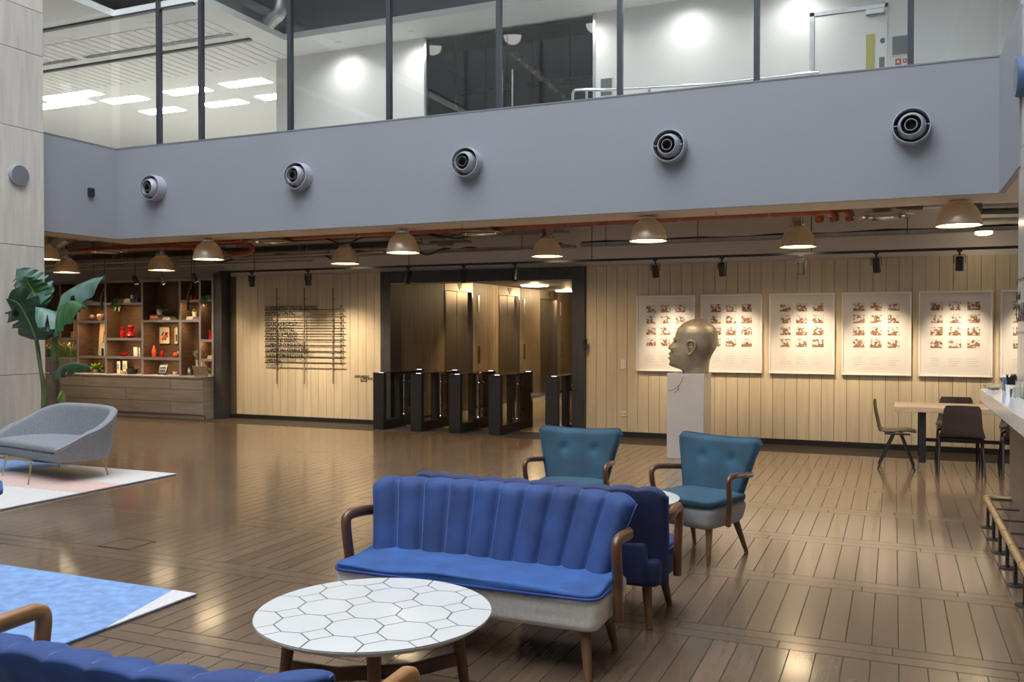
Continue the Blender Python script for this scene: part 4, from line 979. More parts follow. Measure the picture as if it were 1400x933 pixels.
# ---- cafe table and chairs
t = thing('cafe_table', 'long pale ash table behind the bar counter', 'table', (0, 11.35, 0))
B(.01, 2.1, 0, .74, .69, .75).build('tabletop', 'tabletop', t, bevel=.004)
for x in (.27, 1.80):
    for y in (.06, .62): B(x, x + .075, y, y + .06, .10, .69).build('leg', 'black', t); B(x - .002, x + .077, y - .002, y + .062, 0, .10).build('brass_shoe', 'brass', t)
    B(x + .01, x + .065, .12, .62, .64, .69).build('cross_rail', 'black', t)
B(.34, 1.80, .33, .37, .32, .36).build('stretcher', 'black', t)
def shell_chair(label, loc, rz, m='chairply'):
    t = thing('cafe_chair', label, 'chair', loc, rz, 'cafe chairs')      # faces +y
    prof = cr([(-.235, .800), (-.225, .70), (-.20, .58), (-.185, .50), (-.165, .455), (-.12, .437), (-.04, .438), (.06, .450), (.14, .452), (.215, .435)], 5); n = len(prof) if False else None
    pr = [Vector((0, a, b)) for a, b in []]
    pts = cr([(0, -.235, .800), (0, -.225, .70), (0, -.20, .58), (0, -.185, .50), (0, -.165, .455), (0, -.12, .437), (0, -.04, .438), (0, .06, .450), (0, .14, .452), (0, .215, .435)], 4)
    NP = len(pts)
    def wid(k): q = k / (NP - 1); return interp([(0, .165), (.04, .185), (.25, .205), (.42, .235), (.5, .215), (.7, .215), (.95, .20), (1, .17)], q)
    def f(off):
        def g(u, v):
            x = v * (NP - 1); i = min(int(x), NP - 2); p = pts[i].lerp(pts[i + 1], x - i); s = 2 * u - 1
            tn = (pts[i + 1] - pts[i]).normalized(); nn = Vector((0, -tn.z, tn.y)); cup = .022 * s * s
            return p + Vector((s * wid(x), 0, 0)) + nn * (-cup * (-1 if v < .45 else -.3) * -1 + off)
        return g
    mb = MB(); mb.grid(f(0), 12, NP * 2); mb.grid(f(.011), 12, NP * 2)
    mb.build('seat_shell', m, t, smooth=True, angle=2.2)
    for s in (-1, 1):
        x = s * .215
        MB().cyl((x, -.02, .425), (s * .235, -.20, 0), .013, .011, 10).build('leg', 'black', t, smooth=True); MB().cyl((x, .04, .425), (s * .235, .20, 0), .013, .011, 10).build('leg', 'black', t, smooth=True)
        MB().cyl((x, -.13, .418), (x, .15, .418), .014, n=10).build('side_rail', 'black', t, smooth=True)
    for y in (-.03, .06): MB().cyl((-.215, y, .412), (.215, y, .412), .012, n=10).build('cross_rail', 'black', t, smooth=True)
    return t
shell_chair('taupe shell chair at the open end of the cafe table', (.03, 11.68, 0), -PI / 2, 'sidechair')
shell_chair('black shell chair with its back to the lounge, drawn up to the cafe table', (.70, 11.32, 0), 0)
shell_chair('black shell chair tucked in beside the counter end', (1.34, 11.32, 0), 0)
shell_chair('black shell chair against the wall side of the table under the fifth print', (.72, 12.30, 0), PI)
shell_chair('black shell chair on the wall side of the table near the column', (1.42, 12.25, 0), PI)
# ================================================================== BOOKSHELF WALL
YS = 13.08; YBK = 13.44
def sx(zx): return ony(60 + zx / 4.911, 450, YS).x           # column of the shelf close-up -> x
def sz(zy): return ony(194, 370 + zy / 4.911, YS).z
bs = thing('bookshelf', 'tall grey-framed bookshelf with lit brown oak backs', 'bookshelf', (0, YS, 0))
UX = [-16.6, -15.52, -15.03, -14.27, -13.32, -12.38, -11.90, -11.62]
UXc = [-16.6, -15.5, -15.03, -14.27, -13.32, -12.38, -11.90, -11.60]
zt = 2.56; zc = .775
B(-16.62, -11.60, YBK - YS, YBK - YS + .03, zc, zt).build('back_panel', 'shelfback', bs)
for x in UXc:
    z0_ = 1.45 if x == -15.5 else zc
    u_ = B(x - .018, x + .018, .012, YBK - YS, z0_, zt).build('upright', 'shelfback', bs); B(x - .022, x + .022, 0, .012, z0_, zt).build('edge_strip', 'shelfmetal', u_)
B(-16.62, -11.58, 0, YBK - YS + .03, zt, zt + .05).build('top_rail', 'shelfmetal', bs)
BAY = {0: [1.8], 1: [1.48], 2: [2.17, 1.82, 1.12], 3: [2.17, 1.48, 1.12], 4: [1.83, 1.11], 5: [2.20, 1.83], 6: [2.20, 1.46, 1.10]}
for b_, zs in BAY.items():
    for z in zs:
        s_ = B(UXc[b_] + .022, UXc[b_ + 1] - .022, .012, YBK - YS, z - .028, z).build('shelf', 'shelfback', bs); B(UXc[b_] + .022, UXc[b_ + 1] - .022, .0, .012, z - .046, z).build('edge_strip', 'shelfmetal', s_)
        B(UXc[b_] + .03, UXc[b_ + 1] - .03, .013, .024, z - .036, z - .029).build('led_strip', 'ledwarm', s_)
        light('shelf_led', 'AREA', ((UXc[b_] + UXc[b_ + 1]) / 2, .035, z - .032), 3.4 * (UXc[b_ + 1] - UXc[b_]), WARM, bs, .5 * (UXc[b_ + 1] - UXc[b_]), sy=.02)
cb = thing('drawer_cabinet', 'low grey oak cabinet of long panels under the bookshelf', 'cabinet', (0, YS - .26, 0))
B(-16.62, -11.60, .02, .62, .0, zc - .03).build('carcass', 'drawer', cb); B(-16.62, -11.60, -.01, .62, zc - .03, zc).build('worktop', 'shelfmetal', cb)
def panels(xs, z0, z1):
    for a, b in zip(xs, xs[1:]): B(a + .004, b - .004, 0, .02, z0 + .004, z1 - .004).build('drawer_front', 'drawer', cb)
J1 = [-16.62, sx(335), sx(918), -11.60]; J2 = [-16.62, sx(100), sx(620), -11.60]
panels(J1, .54, zc - .03); panels(J2, .31, .54); panels(J1, .08, .31)
B(-16.62, -11.60, .03, .06, 0, .075).build('toe_kick', 'black', cb)
struct(B(-11.60, -11.41, 13.10, 13.55, 0, 2.70).build('trim_5', 'dark', bevel=.004), 'charcoal post between bookshelf and directory wall')
# ---- things on the shelves
YI = YS + .16
def pos(zx, z, dy=0.): return Vector((ony(60 + zx / 4.911, 450, YI + dy).x, YI + dy, z))
PXM = 1 / 4.911 * 14.9 / 1225.      # metres for one close-up pixel
def vase(name, label, cat, zx, z, prof, m, group=None, dy=0.):
    o = MB().lathe([(r * PXM, h * PXM) for r, h in prof], 24).build(name, m, smooth=True, loc=pos(zx, z, dy)); return tag(o, label, cat, group)
def books(name, label, zx, z, items, group='books on the bookshelf'):
    """flat stack: list of (width, thick, material); pages show at the front"""
    y = 0
    for i, (w, t, m) in enumerate(items):
        p = pos(zx, z + y); w_ = w * PXM; t_ = t * PXM; r = thing('book', label[i], 'book', p, random.uniform(-.08, .08), group)
        B(-w_ / 2, w_ / 2, -.09, .09, 0, .004).build('cover', m, r); B(-w_ / 2, w_ / 2, -.09, .09, t_ - .004, t_).build('cover', m, r); B(-w_ / 2 + .004, w_ / 2 - .004, -.086, .086, .004, t_ - .004).build('pages', 'paper', r); B(-w_ / 2, w_ / 2, -.094, -.09, 0, t_).build('spine', m, r); y += t_
def blade(mb, p, d, L_, w, droop, seed):
    rn = random.Random(seed); side = Vector((-d.y, d.x, 0)); side = side.normalized() if side.length > .01 else Vector((1, 0, 0)); vs = []; n = 5
    for k in range(n + 1):
        t = k / n; c = Vector(p) + Vector((d.x, d.y, d.z)) * L_ * t + Vector((0, 0, -droop * L_ * t * t)); ww = w * math.sin(PI * (.12 + .86 * t)) / 2
        vs += [c - side * ww, c + side * ww]
    mb.add(vs, [(2 * k, 2 * k + 1, 2 * k + 3, 2 * k + 2) for k in range(n)])
def potted(name, label, zx, z, potr, poth, potm, n, L_, w, droop, lm, spread=1., dy=0., up=.8, group=None, seed=1):
    t = thing(name, label, 'plant', pos(zx, z, dy), 0, group); r = potr * PXM; h = poth * PXM
    MB().lathe([(r * .78, 0), (r, h), (r * .9, h), (r * .85, h * .85), (0, h * .85)], 20).build('pot', potm, t, smooth=True)
    mb = MB(); rn = random.Random(seed)
    for k in range(n):
        a = rn.uniform(0, 2 * PI); e = rn.uniform(.25, 1.) * spread; d = Vector((math.cos(a) * e, math.sin(a) * e * .6, up * rn.uniform(.6, 1.1))).normalized(); blade(mb, (0, 0, h * .85), d, L_ * PXM * rn.uniform(.6, 1.), w * PXM, droop * rn.uniform(.4, 1.), k)
    o = mb.build('leaves', lm, t); return t
def trailing(label, zx, z, drop, n, seed, potm=None):
    t = thing('trailing_plant', label, 'plant', pos(zx, z, -.06), 0, 'trailing plants'); rn = random.Random(seed); mb = MB()
    for k in range(n):
        x = rn.uniform(-.08, .08); L_ = rn.uniform(.3, 1.) * drop * PXM; pts = cr([(x * .3, .04, .06), (x, -.04, .10), (x * 1.3, -.135, .03), (x * 1.4, -.15, -L_ * .5), (x * 1.5, -.15, -L_)], 4)
        for q in range(2, len(pts) - 1, 1):
            d = Vector((rn.uniform(-1, 1), rn.uniform(-.7, .0), rn.uniform(-.6, .4))).normalized(); blade(mb, pts[q], d, .07, .032, .3, q)
    mb.build('leaves', 'fern', t); MB().lathe([(.04, 0), (.055, .07), (.045, .07), (.045, .06), (0, .06)], 16).build('pot', 'potw', t, smooth=True); return t
# bay with the tan board
books('book', ['grey book lying flat on the top shelf behind the banana leaf', 'upper grey book of the stack behind the banana leaf'], 300, 2.17, [(52, 13, 'bookgrey'), (46, 12, 'bookgrey')])
books('book', ['grey book lying at the right of the top shelf above the clay pot'], 362, 2.17, [(62, 12, 'bookgrey')])
vase('round_vase', 'dark round vase beside the clay pot', 'vase', 325, 1.82, [(12, 0), (22, 10), (26, 24), (22, 40), (12, 50), (14, 54), (10, 54)], 'shelfback')
vase('clay_pot', 'pale clay pot with darker base on the second shelf', 'pot', 382, 1.82, [(16, 0), (24, 12), (30, 32), (28, 48), (24, 54), (26, 58), (22, 58)], 'terra')
t = thing('leaning_board', 'tall tan board with a printed tower leaning in the bay', 'board', pos(382, 1.12, .09)); t.rotation_euler = (-.10, 0, 0); B(-.085, .12, 0, .012, 0, .66).build('panel', 'tan', t); B(.03, .05, -.002, 0, .2, .5).build('print', 'shelfback', t)
t = thing('card_stand', 'small silver card stand in front of the tan board', 'stand', pos(352, 1.12, -.05)); B(-.035, .035, 0, .006, 0, .17).build('plate', 'galv', t); B(-.035, .035, 0, .05, 0, .006).build('foot', 'galv', t)
t = thing('open_booklet', 'white open booklet with black spine beside the tan board', 'booklet', pos(392, 1.12, -.06), .3); B(-.05, 0, 0, .008, 0, .27).build('page', 'white_pl', t); B(.003, .06, 0, .008, 0, .26).build('page', 'white_pl', t); B(-.02, .03, -.006, 0, 0, .15).build('spine', 'black', t)
# bay with the red jug
trailing('trailing green plant spilling over the top shelf above the red jug', 520, 2.17, 55, 12, 4)
books('book', ['thick cream book under the small white pot', 'upper cream book under the small white pot'], 585, 2.17, [(70, 16, 'paper'), (62, 15, 'paper')])
vase('small_pot', 'small white pot standing on two cream books', 'pot', 596, 2.17 + 31 * PXM, [(12, 0), (17, 30), (15, 30), (14, 26), (0, 26)], 'potw')
tag(B(-.035, .035, -.07, .07, 0, 40 * PXM).build('blue_box', 'bookblue', bevel=.004, loc=pos(640, 2.17)), 'blue box beside the cream books', 'box')
vase('red_canister', 'tall red glazed canister beside the red jug', 'vase', 528, 1.48, [(16, 0), (19, 6), (19, 45), (14, 58), (18, 66), (22, 84), (16, 86), (0, 84)], 'red')
t = thing('red_jug', 'wide red glazed jug with handle and spout', 'jug', pos(583, 1.48)); MB().lathe([(r * PXM, h * PXM) for r, h in [(14, 0), (38, 14), (34, 30), (20, 42), (17, 60), (25, 74), (27, 92), (18, 100), (0, 98)]], 28).build('body', 'red', t, smooth=True)
MB().tube(cr([(.05, 0, .17), (.11, 0, .16), (.12, 0, .10), (.08, 0, .05)]), .008, 8).build('handle', 'red', t, smooth=True); MB().cyl((-.06, 0, .04), (-.12, 0, .035), .014, .010).build('spout', 'red', t, smooth=True)
vase('red_dish', 'shallow red dish on the lower shelf', 'dish', 535, 1.12, [(16, 0), (20, 3), (36, 20), (37, 26), (30, 22), (0, 16)], 'red')
tag(B(-.05, .05, -.05, .05, 0, 72 * PXM).build('wooden_block', 'paper', bevel=.003, loc=pos(627, 1.12)), 'pale speckled block bookend beside the red dish', 'block'); tag(B(-.018, .018, -.05, .05, 0, 64 * PXM).build('wooden_block', 'paper', bevel=.003, loc=pos(654, 1.12)), 'narrow pale block against the upright', 'block')
# fern bay
books('book', ['red book at the bottom of the fern stack', 'white book over the red book', 'thin red book directly under the fern pot'], 762, 1.83, [(86, 14, 'bookred'), (80, 14, 'paper'), (74, 10, 'bookred')])
potted('potted_fern', 'arching fern in a white pot on a stack of books', 778, 1.83 + 38 * PXM, 24, 46, 'potw', 90, 112, 13, .8, 'fern', 1.5, up=.9, dy=-.05, seed=5)
books('book', ['cream book lying beside the fern stack', 'thin grey book on the cream book beside the fern'], 845, 1.83, [(78, 14, 'paper'), (60, 10, 'bookgrey')])
t = thing('fruit_picture', 'small framed picture of red fruit and leaves on the shelf back', 'picture', Vector((ony(60 + 815 / 4.911, 450, YBK).x, YBK, sz(437))))
w, h = 50 * PXM * 1.03, 64 * PXM * 1.03
for (x0, x1, z0, z1) in ((-w, w, h - .012, h), (-w, w, -h, -h + .012), (-w, -w + .012, -h, h), (w - .012, w, -h, h)): B(x0, x1, -.025, -.001, z0, z1).build('frame_rail', 'tan', t)
B(-w, w, -.012, -.001, -h, h).build('sheet', 'paper', t)
def disc(par, x, z, r, m, sy=1.): MB().lathe([(0, 0), (r, 0), (r, .002), (0, .002)], 18, Matrix.Translation((x, -.0125, z)) @ Matrix.Rotation(PI / 2, 4, 'X') @ Matrix.Scale(sy, 4, (0, 1, 0))).build('shape', m, par)
for x, z, r, m in ((-.055, -.07, .035, 'orange'), (.0, -.035, .045, 'orange'), (.035, .03, .035, 'red'), (.02, -.07, .02, 'red'), (-.04, .05, .022, 'fern'), (-.065, .015, .02, 'leafdark'), (.065, -.02, .02, 'fern'), (.07, .05, .02, 'bookred')): disc(t, x, z, r, m)
t = thing('green_picture', 'narrow framed print with a green shape beside the fruit picture', 'picture', Vector((ony(60 + 893 / 4.911, 450, YBK).x, YBK, sz(437)))); w = 17 * PXM
for (x0, x1, z0, z1) in ((-w, w, h - .012, h), (-w, w, -h, -h + .012), (-w, -w + .01, -h, h), (w - .01, w, -h, h)): B(x0, x1, -.025, -.001, z0, z1).build('frame_rail', 'tan', t)
B(-w, w, -.012, -.001, -h, h).build('sheet', 'paper', t); B(-w * .4, w * .7, -.014, -.012, -h * .7, h * .1).build('shape', 'leafdark', t)
vase('orange_vase', 'tall orange vase under the fruit picture', 'vase', 738, 1.11, [(13, 0), (17, 20), (19, 38), (13, 62), (8, 78), (9, 88), (7, 90)], 'orange')
vase('red_vase', 'short red vase beside the orange vase', 'vase', 792, 1.11, [(13, 0), (17, 14), (15, 34), (7, 50), (10, 58), (7, 58)], 'red')
t = thing('striped_gourd', 'orange striped gourd ornament by the upright', 'ornament', pos(885, 1.11)); MB().lathe([(r * PXM, q * PXM) for r, q in [(8, 0), (18, 8), (21, 22), (14, 38), (0, 40)]], 16).build('body', 'orange', t, smooth=True); MB().cyl((0, 0, 38 * PXM), (.006, 0, 50 * PXM), .006, .004).build('stalk', 'leafdark', t)
t = thing('striped_gourd', 'pale orange gourd ornament behind the striped one', 'ornament', pos(901, 1.11, .10)); MB().lathe([(r * PXM, q * PXM) for r, q in [(8, 0), (12, 10), (12, 30), (8, 44), (0, 46)]], 16).build('body', 'potw', t, smooth=True); MB().cyl((0, 0, 44 * PXM), (.004, 0, 54 * PXM), .006, .004).build('stalk', 'leafdark', t)
# narrow bays
vase('red_pot', 'small red lidded pot left on the narrow top shelf', 'pot', 990, 2.20, [(9, 0), (13, 12), (9, 28), (6, 36), (0, 38)], 'red'); vase('red_pot', 'rounder red lidded pot right on the narrow top shelf', 'pot', 1022, 2.20, [(10, 0), (18, 14), (13, 28), (5, 36), (0, 40)], 'red')
books('book', ['white book at the bottom under the small yellow plant', 'white book directly under the small yellow plant'], 1003, 1.83, [(70, 13, 'potw'), (58, 12, 'paper')])
potted('potted_succulent', 'small yellow-green plant in a white pot on white books', 1012, 1.83 + 25 * PXM, 19, 36, 'potw', 30, 40, 14, .3, 'lime', 1., seed=8)
trailing('dark trailing plant beside the charcoal post', 1115, 2.20, 50, 10, 9)
vase('blue_pot', 'pale blue jar on the top shelf by the charcoal post', 'jar', 1148, 2.20, [(9, 0), (11, 24), (8, 40), (0, 42)], 'shelfmetal')
vase('red_bottle', 'taller red glass bottle by the charcoal post', 'bottle', 1118, 1.46, [(12, 0), (14, 20), (8, 40), (12, 52), (12, 70), (0, 74)], 'red'); vase('red_bottle', 'wider red glass bottle beside the taller one', 'bottle', 1150, 1.46, [(14, 0), (15, 28), (9, 44), (12, 56), (11, 66), (0, 70)], 'red')
books('book', ['tan book lying on the low narrow shelf', 'orange book lying on the tan book'], 1140, 1.10, [(56, 12, 'tan'), (48, 12, 'terra')])
# left bays
vase('cactus_pot', 'stone pot with a dark cactus beside the upright', 'plant', 197, 1.48, [(18, 0), (22, 30), (20, 32), (24, 36), (18, 48), (0, 52)], 'terra')
books('book', ['cream book lying flat behind the banana stem', 'cream book on top behind the banana stem'], 60, 1.80, [(80, 14, 'paper'), (70, 12, 'potw')])
tag(B(-.015, .015, -.06, .06, 0, .35).build('orange_board', 'tan', bevel=.002, loc=pos(218, 1.49)), 'upright tan board in the bay by the cactus', 'board')
# on the cabinet
t = thing('grass_planter', 'long grey planter of pale flowering grasses', 'plant', pos(100, zc, -.06)); B(-.42, .42, -.08, .08, 0, .30).build('trough', 'greyp', t, bevel=.006)
mb = MB(); rn = random.Random(21)
for k in range(260):
    p = (rn.uniform(-.4, .4), rn.uniform(-.06, .06), .29); d = Vector((rn.uniform(-.35, .35), rn.uniform(-.3, .3), 1)).normalized(); blade(mb, p, d, rn.uniform(.22, .42), .014, .25, k)
mb.build('grass', 'fern', t)
mb = MB()
for k in range(60):
    c = Vector((rn.uniform(-.42, .42), rn.uniform(-.08, .08), rn.uniform(.48, .60)))
    for q in range(3): blade(mb, c, Vector((rn.uniform(-1, 1), rn.uniform(-1, 1), rn.uniform(-.2, 1))).normalized(), .04, .014, 0, q)
mb.build('flowers', 'straw', t)
def pot_plant2(*a, **k): return potted(*a, **k)
potted('yellow_fern', 'yellow-green broad-leaved plant in a dark trough', 345, zc, 34, 30, 'greyp', 44, 110, 24, .5, 'lime', 1.3, seed=12); potted('moss_ball', 'round mossy plant beside the yellow fern', 388, zc, 16, 10, 'greyp', 60, 26, 8, .2, 'lime', 1., dy=-.06, up=.5, seed=13)
def tablet(label, zx, w, h, dy=0.):
    t = thing('tablet_stand', label, 'tablet', pos(zx, zc, dy - .12), 0, 'tablets on stands'); Mt = Matrix.Translation((0, 0, .012)) @ Matrix.Rotation(-.3, 4, 'X')
    B(-w / 2, w / 2, 0, .012, .0, h, Mt).build('tablet', 'screen', t, bevel=.003); B(-w / 2 + .015, w / 2 - .015, -.001, 0, .03, h - .02, Mt).build('screen_face', 'bookgrey', t)
    for r in range(2):
        for c in range(4): x = -w / 2 + .03 + c * (w - .06) / 4; B(x, x + (w - .06) / 4 * .7, -.003, -.001, .045 + r * (h - .07) / 2, .045 + r * (h - .07) / 2 + (h - .1) / 2, Mt).build('tile', 'screen', t)
    B(-.04, .04, .0, .11, .0, .012).build('foot', 'white_pl', t)
tablet('dark tablet on a stand showing a grid of pictures below the fruit picture', 790, 84 * PXM, 80 * PXM, -.05); tablet('dark tablet on a stand beside the grass planter', 180, 70 * PXM, 50 * PXM, -.1)
for zx, w, h, m, lb in ((430, 20, 66, 'shelfmetal', 'slim grey display card by the upright'), (497, 26, 98, 'white_pl', 'tall white brochure standing on the cabinet'), (540, 40, 100, 'paper', 'wide cream brochure behind the tall white one'), (972, 26, 62, 'greypanel', 'blue-grey display card beside the laptop')):
    t = thing('display_card', lb, 'card', pos(zx, zc, .03 if zx == 540 else -.02)); w_ = w * PXM / 2; B(-w_, w_, 0, .02, 0, h * PXM).build('board', m, t); B(-w_ * .7, w_ * .7, -.002, 0, h * PXM * .35, h * PXM * .8).build('print', 'bookgrey' if m != 'greypanel' else 'white_pl', t)
tag(B(-.045, .045, -.04, .04, 0, .065).build('yellow_box', 'tan', bevel=.006, loc=pos(530, zc, -.1)), 'small yellow box before the brochures', 'box')
t = thing('trinket_basket', 'dark basket of odds and ends on the cabinet', 'basket', pos(590, zc, -.06)); MB().lathe([(.08, 0), (.115, .10), (.105, .10), (.09, .02), (0, .02)], 20).build('basket', 'cable', t, smooth=True); mb = MB()
for k in range(40): blade(mb, (0, 0, .08), Vector((rn.uniform(-1, 1), rn.uniform(-1, 1), 1)).normalized(), .12, .02, .4, k)
mb.build('foliage', 'leafdark', t)
vase('candle', 'slim white candle holder by the upright', 'candle', 655, zc, [(7, 0), (7, 4), (3, 8), (3, 50), (0, 52)], 'white_pl', dy=-.08)
potted('small_pot_plant', 'little green plant in a cream pot beside the tablet', 880, zc, 18, 28, 'potw', 26, 28, 8, .3, 'fern', 1., dy=-.05, seed=17)
t = thing('dried_flower_vase', 'tall pale vase of dried flowers behind the laptop', 'vase', pos(1028, zc, .04)); MB().lathe([(r * PXM, q * PXM) for r, q in [(16, 0), (14, 30), (9, 60), (8, 100), (12, 118), (9, 118)]], 20).build('vase', 'potw', t, smooth=True); mb = MB()
for k in range(70):
    a = rn.uniform(0, 2 * PI); e = rn.uniform(.1, .7); blade(mb, (0, 0, 112 * PXM), Vector((math.cos(a) * e, math.sin(a) * e * .6, 1)).normalized(), rn.uniform(.14, .30), .022, .2, k)
mb.build('dried_flowers', 'straw', t)
t = thing('laptop', 'silver laptop seen from behind on the cabinet', 'laptop', pos(1050, zc, -.405), .15); B(-.15, .15, .03, .19, 0, .014).build('keyboard_base', 'silver', t, bevel=.003)
MB().box(-.15, .15, 0, .008, 0, .20, Matrix.Translation((0, .03, .012)) @ Matrix.Rotation(.35, 4, 'X')).build('lid', 'silver', t, bevel=.003); MB().lathe([(0, 0), (.014, 0), (.014, .001), (0, .001)], 16, Matrix.Translation((0, .03, .012)) @ Matrix.Rotation(.35, 4, 'X') @ Matrix.Translation((0, -.0005, .11)) @ Matrix.Rotation(PI / 2, 4, 'X')).build('emblem', 'white_pl', t)
potted('lime_plant', 'lime green leafy plant at the cabinet end', 1116, zc, 16, 22, 'greyp', 50, 64, 20, .4, 'lime', .5, dy=-.04, seed=19)

# ================================================================== BANANA PLANT
pb = ony(70, 625, 8.11); pb.z = 0; D0 = pb.y
bp = thing('banana_plant', 'tall banana plant with torn leaves behind the curved sofa', 'plant', (pb.x, pb.y, 0))
def P3(zx, zy, dy=0.): return ony(zx / 3.888, 330 + zy / 3.888, D0 + dy) - Vector((pb.x, pb.y, 0))
MB().lathe([(.20, 0), (.25, .04), (.28, .40), (.25, .40), (.24, .36), (0, .36)], 28).build('planter', 'greyp', bp, smooth=True)
q = P3(285, 880)
MB().tube(cr([(q.x * .7, 0, .3), P3(288, 880), P3(288, 760), P3(290, 640)]), .075, 12, scale=[1.1] * 7 + [.95] * 6 + [.75] * 6).build('stem', 'bark', bp, smooth=True)
MB().tube(cr([P3(290, 650), P3(292, 520), P3(300, 400)]), .052, 10, scale=[1 - .045 * k for k in range(13)]).build('stem', 'stem', bp, smooth=True)
MB().tube(cr([(-.15, 0, .3), P3(235, 880, .05), P3(230, 760, .05), P3(205, 620, .05), P3(185, 510, .05)]), .05, 10, scale=[1 - .033 * k for k in range(25)]).build('stem', 'stem', bp, smooth=True)
MB().tube(cr([P3(236, 860, .05), P3(225, 740, .08), P3(210, 620, .08), P3(195, 520, .0)]), .022, 8).build('stem', 'stem', bp, smooth=True)
def leaf(pts, w, m, fold=.25, sag=0., splits=(), nrm=(0, -1, .2), wl=1., wr=1.):
    path = cr(pts, 10); n = len(path); mb = MB(); nrm = Vector(nrm).normalized(); K = 7
    rows = []
    for i, p in enumerate(path):
        t = i / (n - 1); tn = (path[min(i + 1, n - 1)] - path[max(i - 1, 0)]).normalized(); sd = tn.cross(nrm).normalized(); nn = sd.cross(tn).normalized()
        ww = w * (math.sin(PI * min(1, .06 + .94 * t) ** .75)) ** .55 if t < 1 else .0
        ww *= (1 - .9 * max(0, t - .93) / .07)
        rows.append((p, sd, nn, ww, t))
    for side, ws in ((-1, wl), (1, wr)):
        vs = []; fs = []; st = 0
        for i, (p, sd, nn, ww, t) in enumerate(rows):
            gap = any(abs(t - s_) < .022 for s_ in splits)
            for k in range(K + 1):
                f = k / K; f2 = min(f, .45) if gap else f
                rip = .03 * math.sin(t * 34 + side) * f2 * f2 * w * 3
                vs.append(p + sd * side * ww * f2 * ws - nn * (fold * ww * f2 * f2) + nn * rip + Vector((0, 0, -sag * ww * f2 * f2)))
        for i in range(n - 1):
            for k in range(K): a = i * (K + 1) + k; fs.append((a, a + 1, a + K + 2, a + K + 1))
        mb.add(vs, fs)
    o = mb.build('leaf', m, bp, smooth=True, angle=3); md = o.modifiers.new('solid', 'SOLIDIFY'); md.thickness = .004
    MB().tube(path, .012, 6, scale=[1.2 - .9 * i / (n - 1) for i in range(n)]).build('midrib', 'rib', o, smooth=True)
    return o
leaf([P3(195, 525, 0), P3(165, 450, -.08), P3(130, 380, -.14), P3(95, 330, -.2), P3(40, 305, -.24)], .30, 'leafdark', .15, 0, (.42, .7), (0, -1, -.1), 1.3, 1.15)
leaf([P3(225, 350, .05), P3(190, 290, .02), P3(155, 230, -.04), P3(130, 185, -.1)], .21, 'leaf', .2, 0, (), (.1, -1, .1))
leaf([P3(215, 335, .03), P3(170, 270, .0), P3(130, 210, -.02), P3(95, 148, -.04)], .28, 'leafblue', .2, 0, (.35, .5, .66, .8), (.1, -1, .2))
leaf([P3(300, 400, 0), P3(320, 320, 0), P3(335, 285, -.03), P3(400, 245, -.1), P3(480, 210, -.15), P3(556, 188, -.2)], .21, 'leafblue', .45, .45, (.6,), (-.1, -.8, .6), .75, 1.2)
leaf([P3(295, 420, 0), P3(320, 350, -.1), P3(370, 325, -.2), P3(440, 350, -.3)], .26, 'leaf', .45, .5, (), (-.1, -.7, .7), .8, 1.)
leaf([P3(290, 430, 0), P3(275, 375, -.1), P3(235, 360, -.2), P3(190, 350, -.25)], .20, 'leafblue', .5, .5, (.6,), (.1, -.6, .8), 1., .7)
leaf([P3(292, 700, -.02), P3(330, 665, -.1), P3(400, 650, -.15), P3(482, 668, -.2)], .10, 'leafdark', .6, .5, (.5,), (0, -.6, .8))
leaf([P3(310, 850, -.1), P3(325, 820, -.12), P3(335, 795, -.14)], .08, 'lime', .3, .2, (), (0, -1, .2))
# ================================================================== BAR
ZB = 1.10; p = onz(1340, 532, ZB); XB = p.x + .0; YE = p.y
bar = thing('bar_counter', 'timber bar with a thick white quartz counter', 'bar counter', (0, 0, 0))
pg = [(XB, -1.0), (1.75, -1.0), (1.75, 7.73), (.94, 7.73), (.94, 8.67), (1.75, 8.67), (1.75, YE), (XB, YE)]
MB().prism(pg, ZB - .115, ZB).build('counter', 'quartz', bar, bevel=.006)
BX = .915; YBB = 8.72
B(BX, .955, -1.0, YBB, .0, ZB - .115).build('front_panel', 'barwood', bar); B(.955, 1.7, 8.66, YBB, 0, ZB - .115).build('end_panel', 'barwood', bar)
B(.955, 1.70, -1.0, 7.70, .0, ZB - .115).build('carcass', 'joint', bar)
B(.955, 1.7, 8.67, 8.70, 0, .9).build('carcass', 'joint', bar)
rl = thing('foot_rail', 'brass foot rail on black posts along the bar', 'foot rail', (0, 0, 0)); ZR = .22
q0 = onz(1346, 682, ZR); XRl = .725; YR = q0.y
MB().tube(cr([(.91, YR + .05, ZR), (XRl + .06, YR + .05, ZR), (XRl + .015, YR + .03, ZR), (XRl, YR - .05, ZR), (XRl, YR - .3, ZR)], 5) + [(XRl, y, ZR) for y in (7, 6, 5, 3)], .026, 12).build('rail', 'brass', rl, smooth=True)
y = YR - .12
while y > 4.2:
    MB().cyl((XRl + .0, y, 0), (XRl, y, ZR - .02), .012, n=10).build('post', 'black', rl, smooth=True); MB().cyl((XRl, y, 0), (XRl, y, .008), .055, n=18).build('foot_plate', 'black', rl)
    MB().cyl((XRl, y + .12, ZR), (.914, y + .12, ZR), .007, n=8).build('stay', 'black', rl); MB().cyl((XRl, y + .10, ZR), (XRl, y + .14, ZR), .030, n=12).build('collar', 'brass', rl, smooth=True)
    y -= .46
def on_bar(px, py): return onz(px, py, ZB)
p = on_bar(1358, 535); t = thing('glass_bowl', 'small clear glass bowl on the counter corner', 'bowl', p); MB().lathe([(.03, 0), (.045, .006), (.085, .05), (.088, .055), (.080, .05), (.04, .012), (0, .01)], 24).build('bowl', 'glass', t, smooth=True); MB().lathe([(0, .012), (.04, .014), (.06, .03), (0, .028)], 20).build('contents', 'greypanel', t, smooth=True)
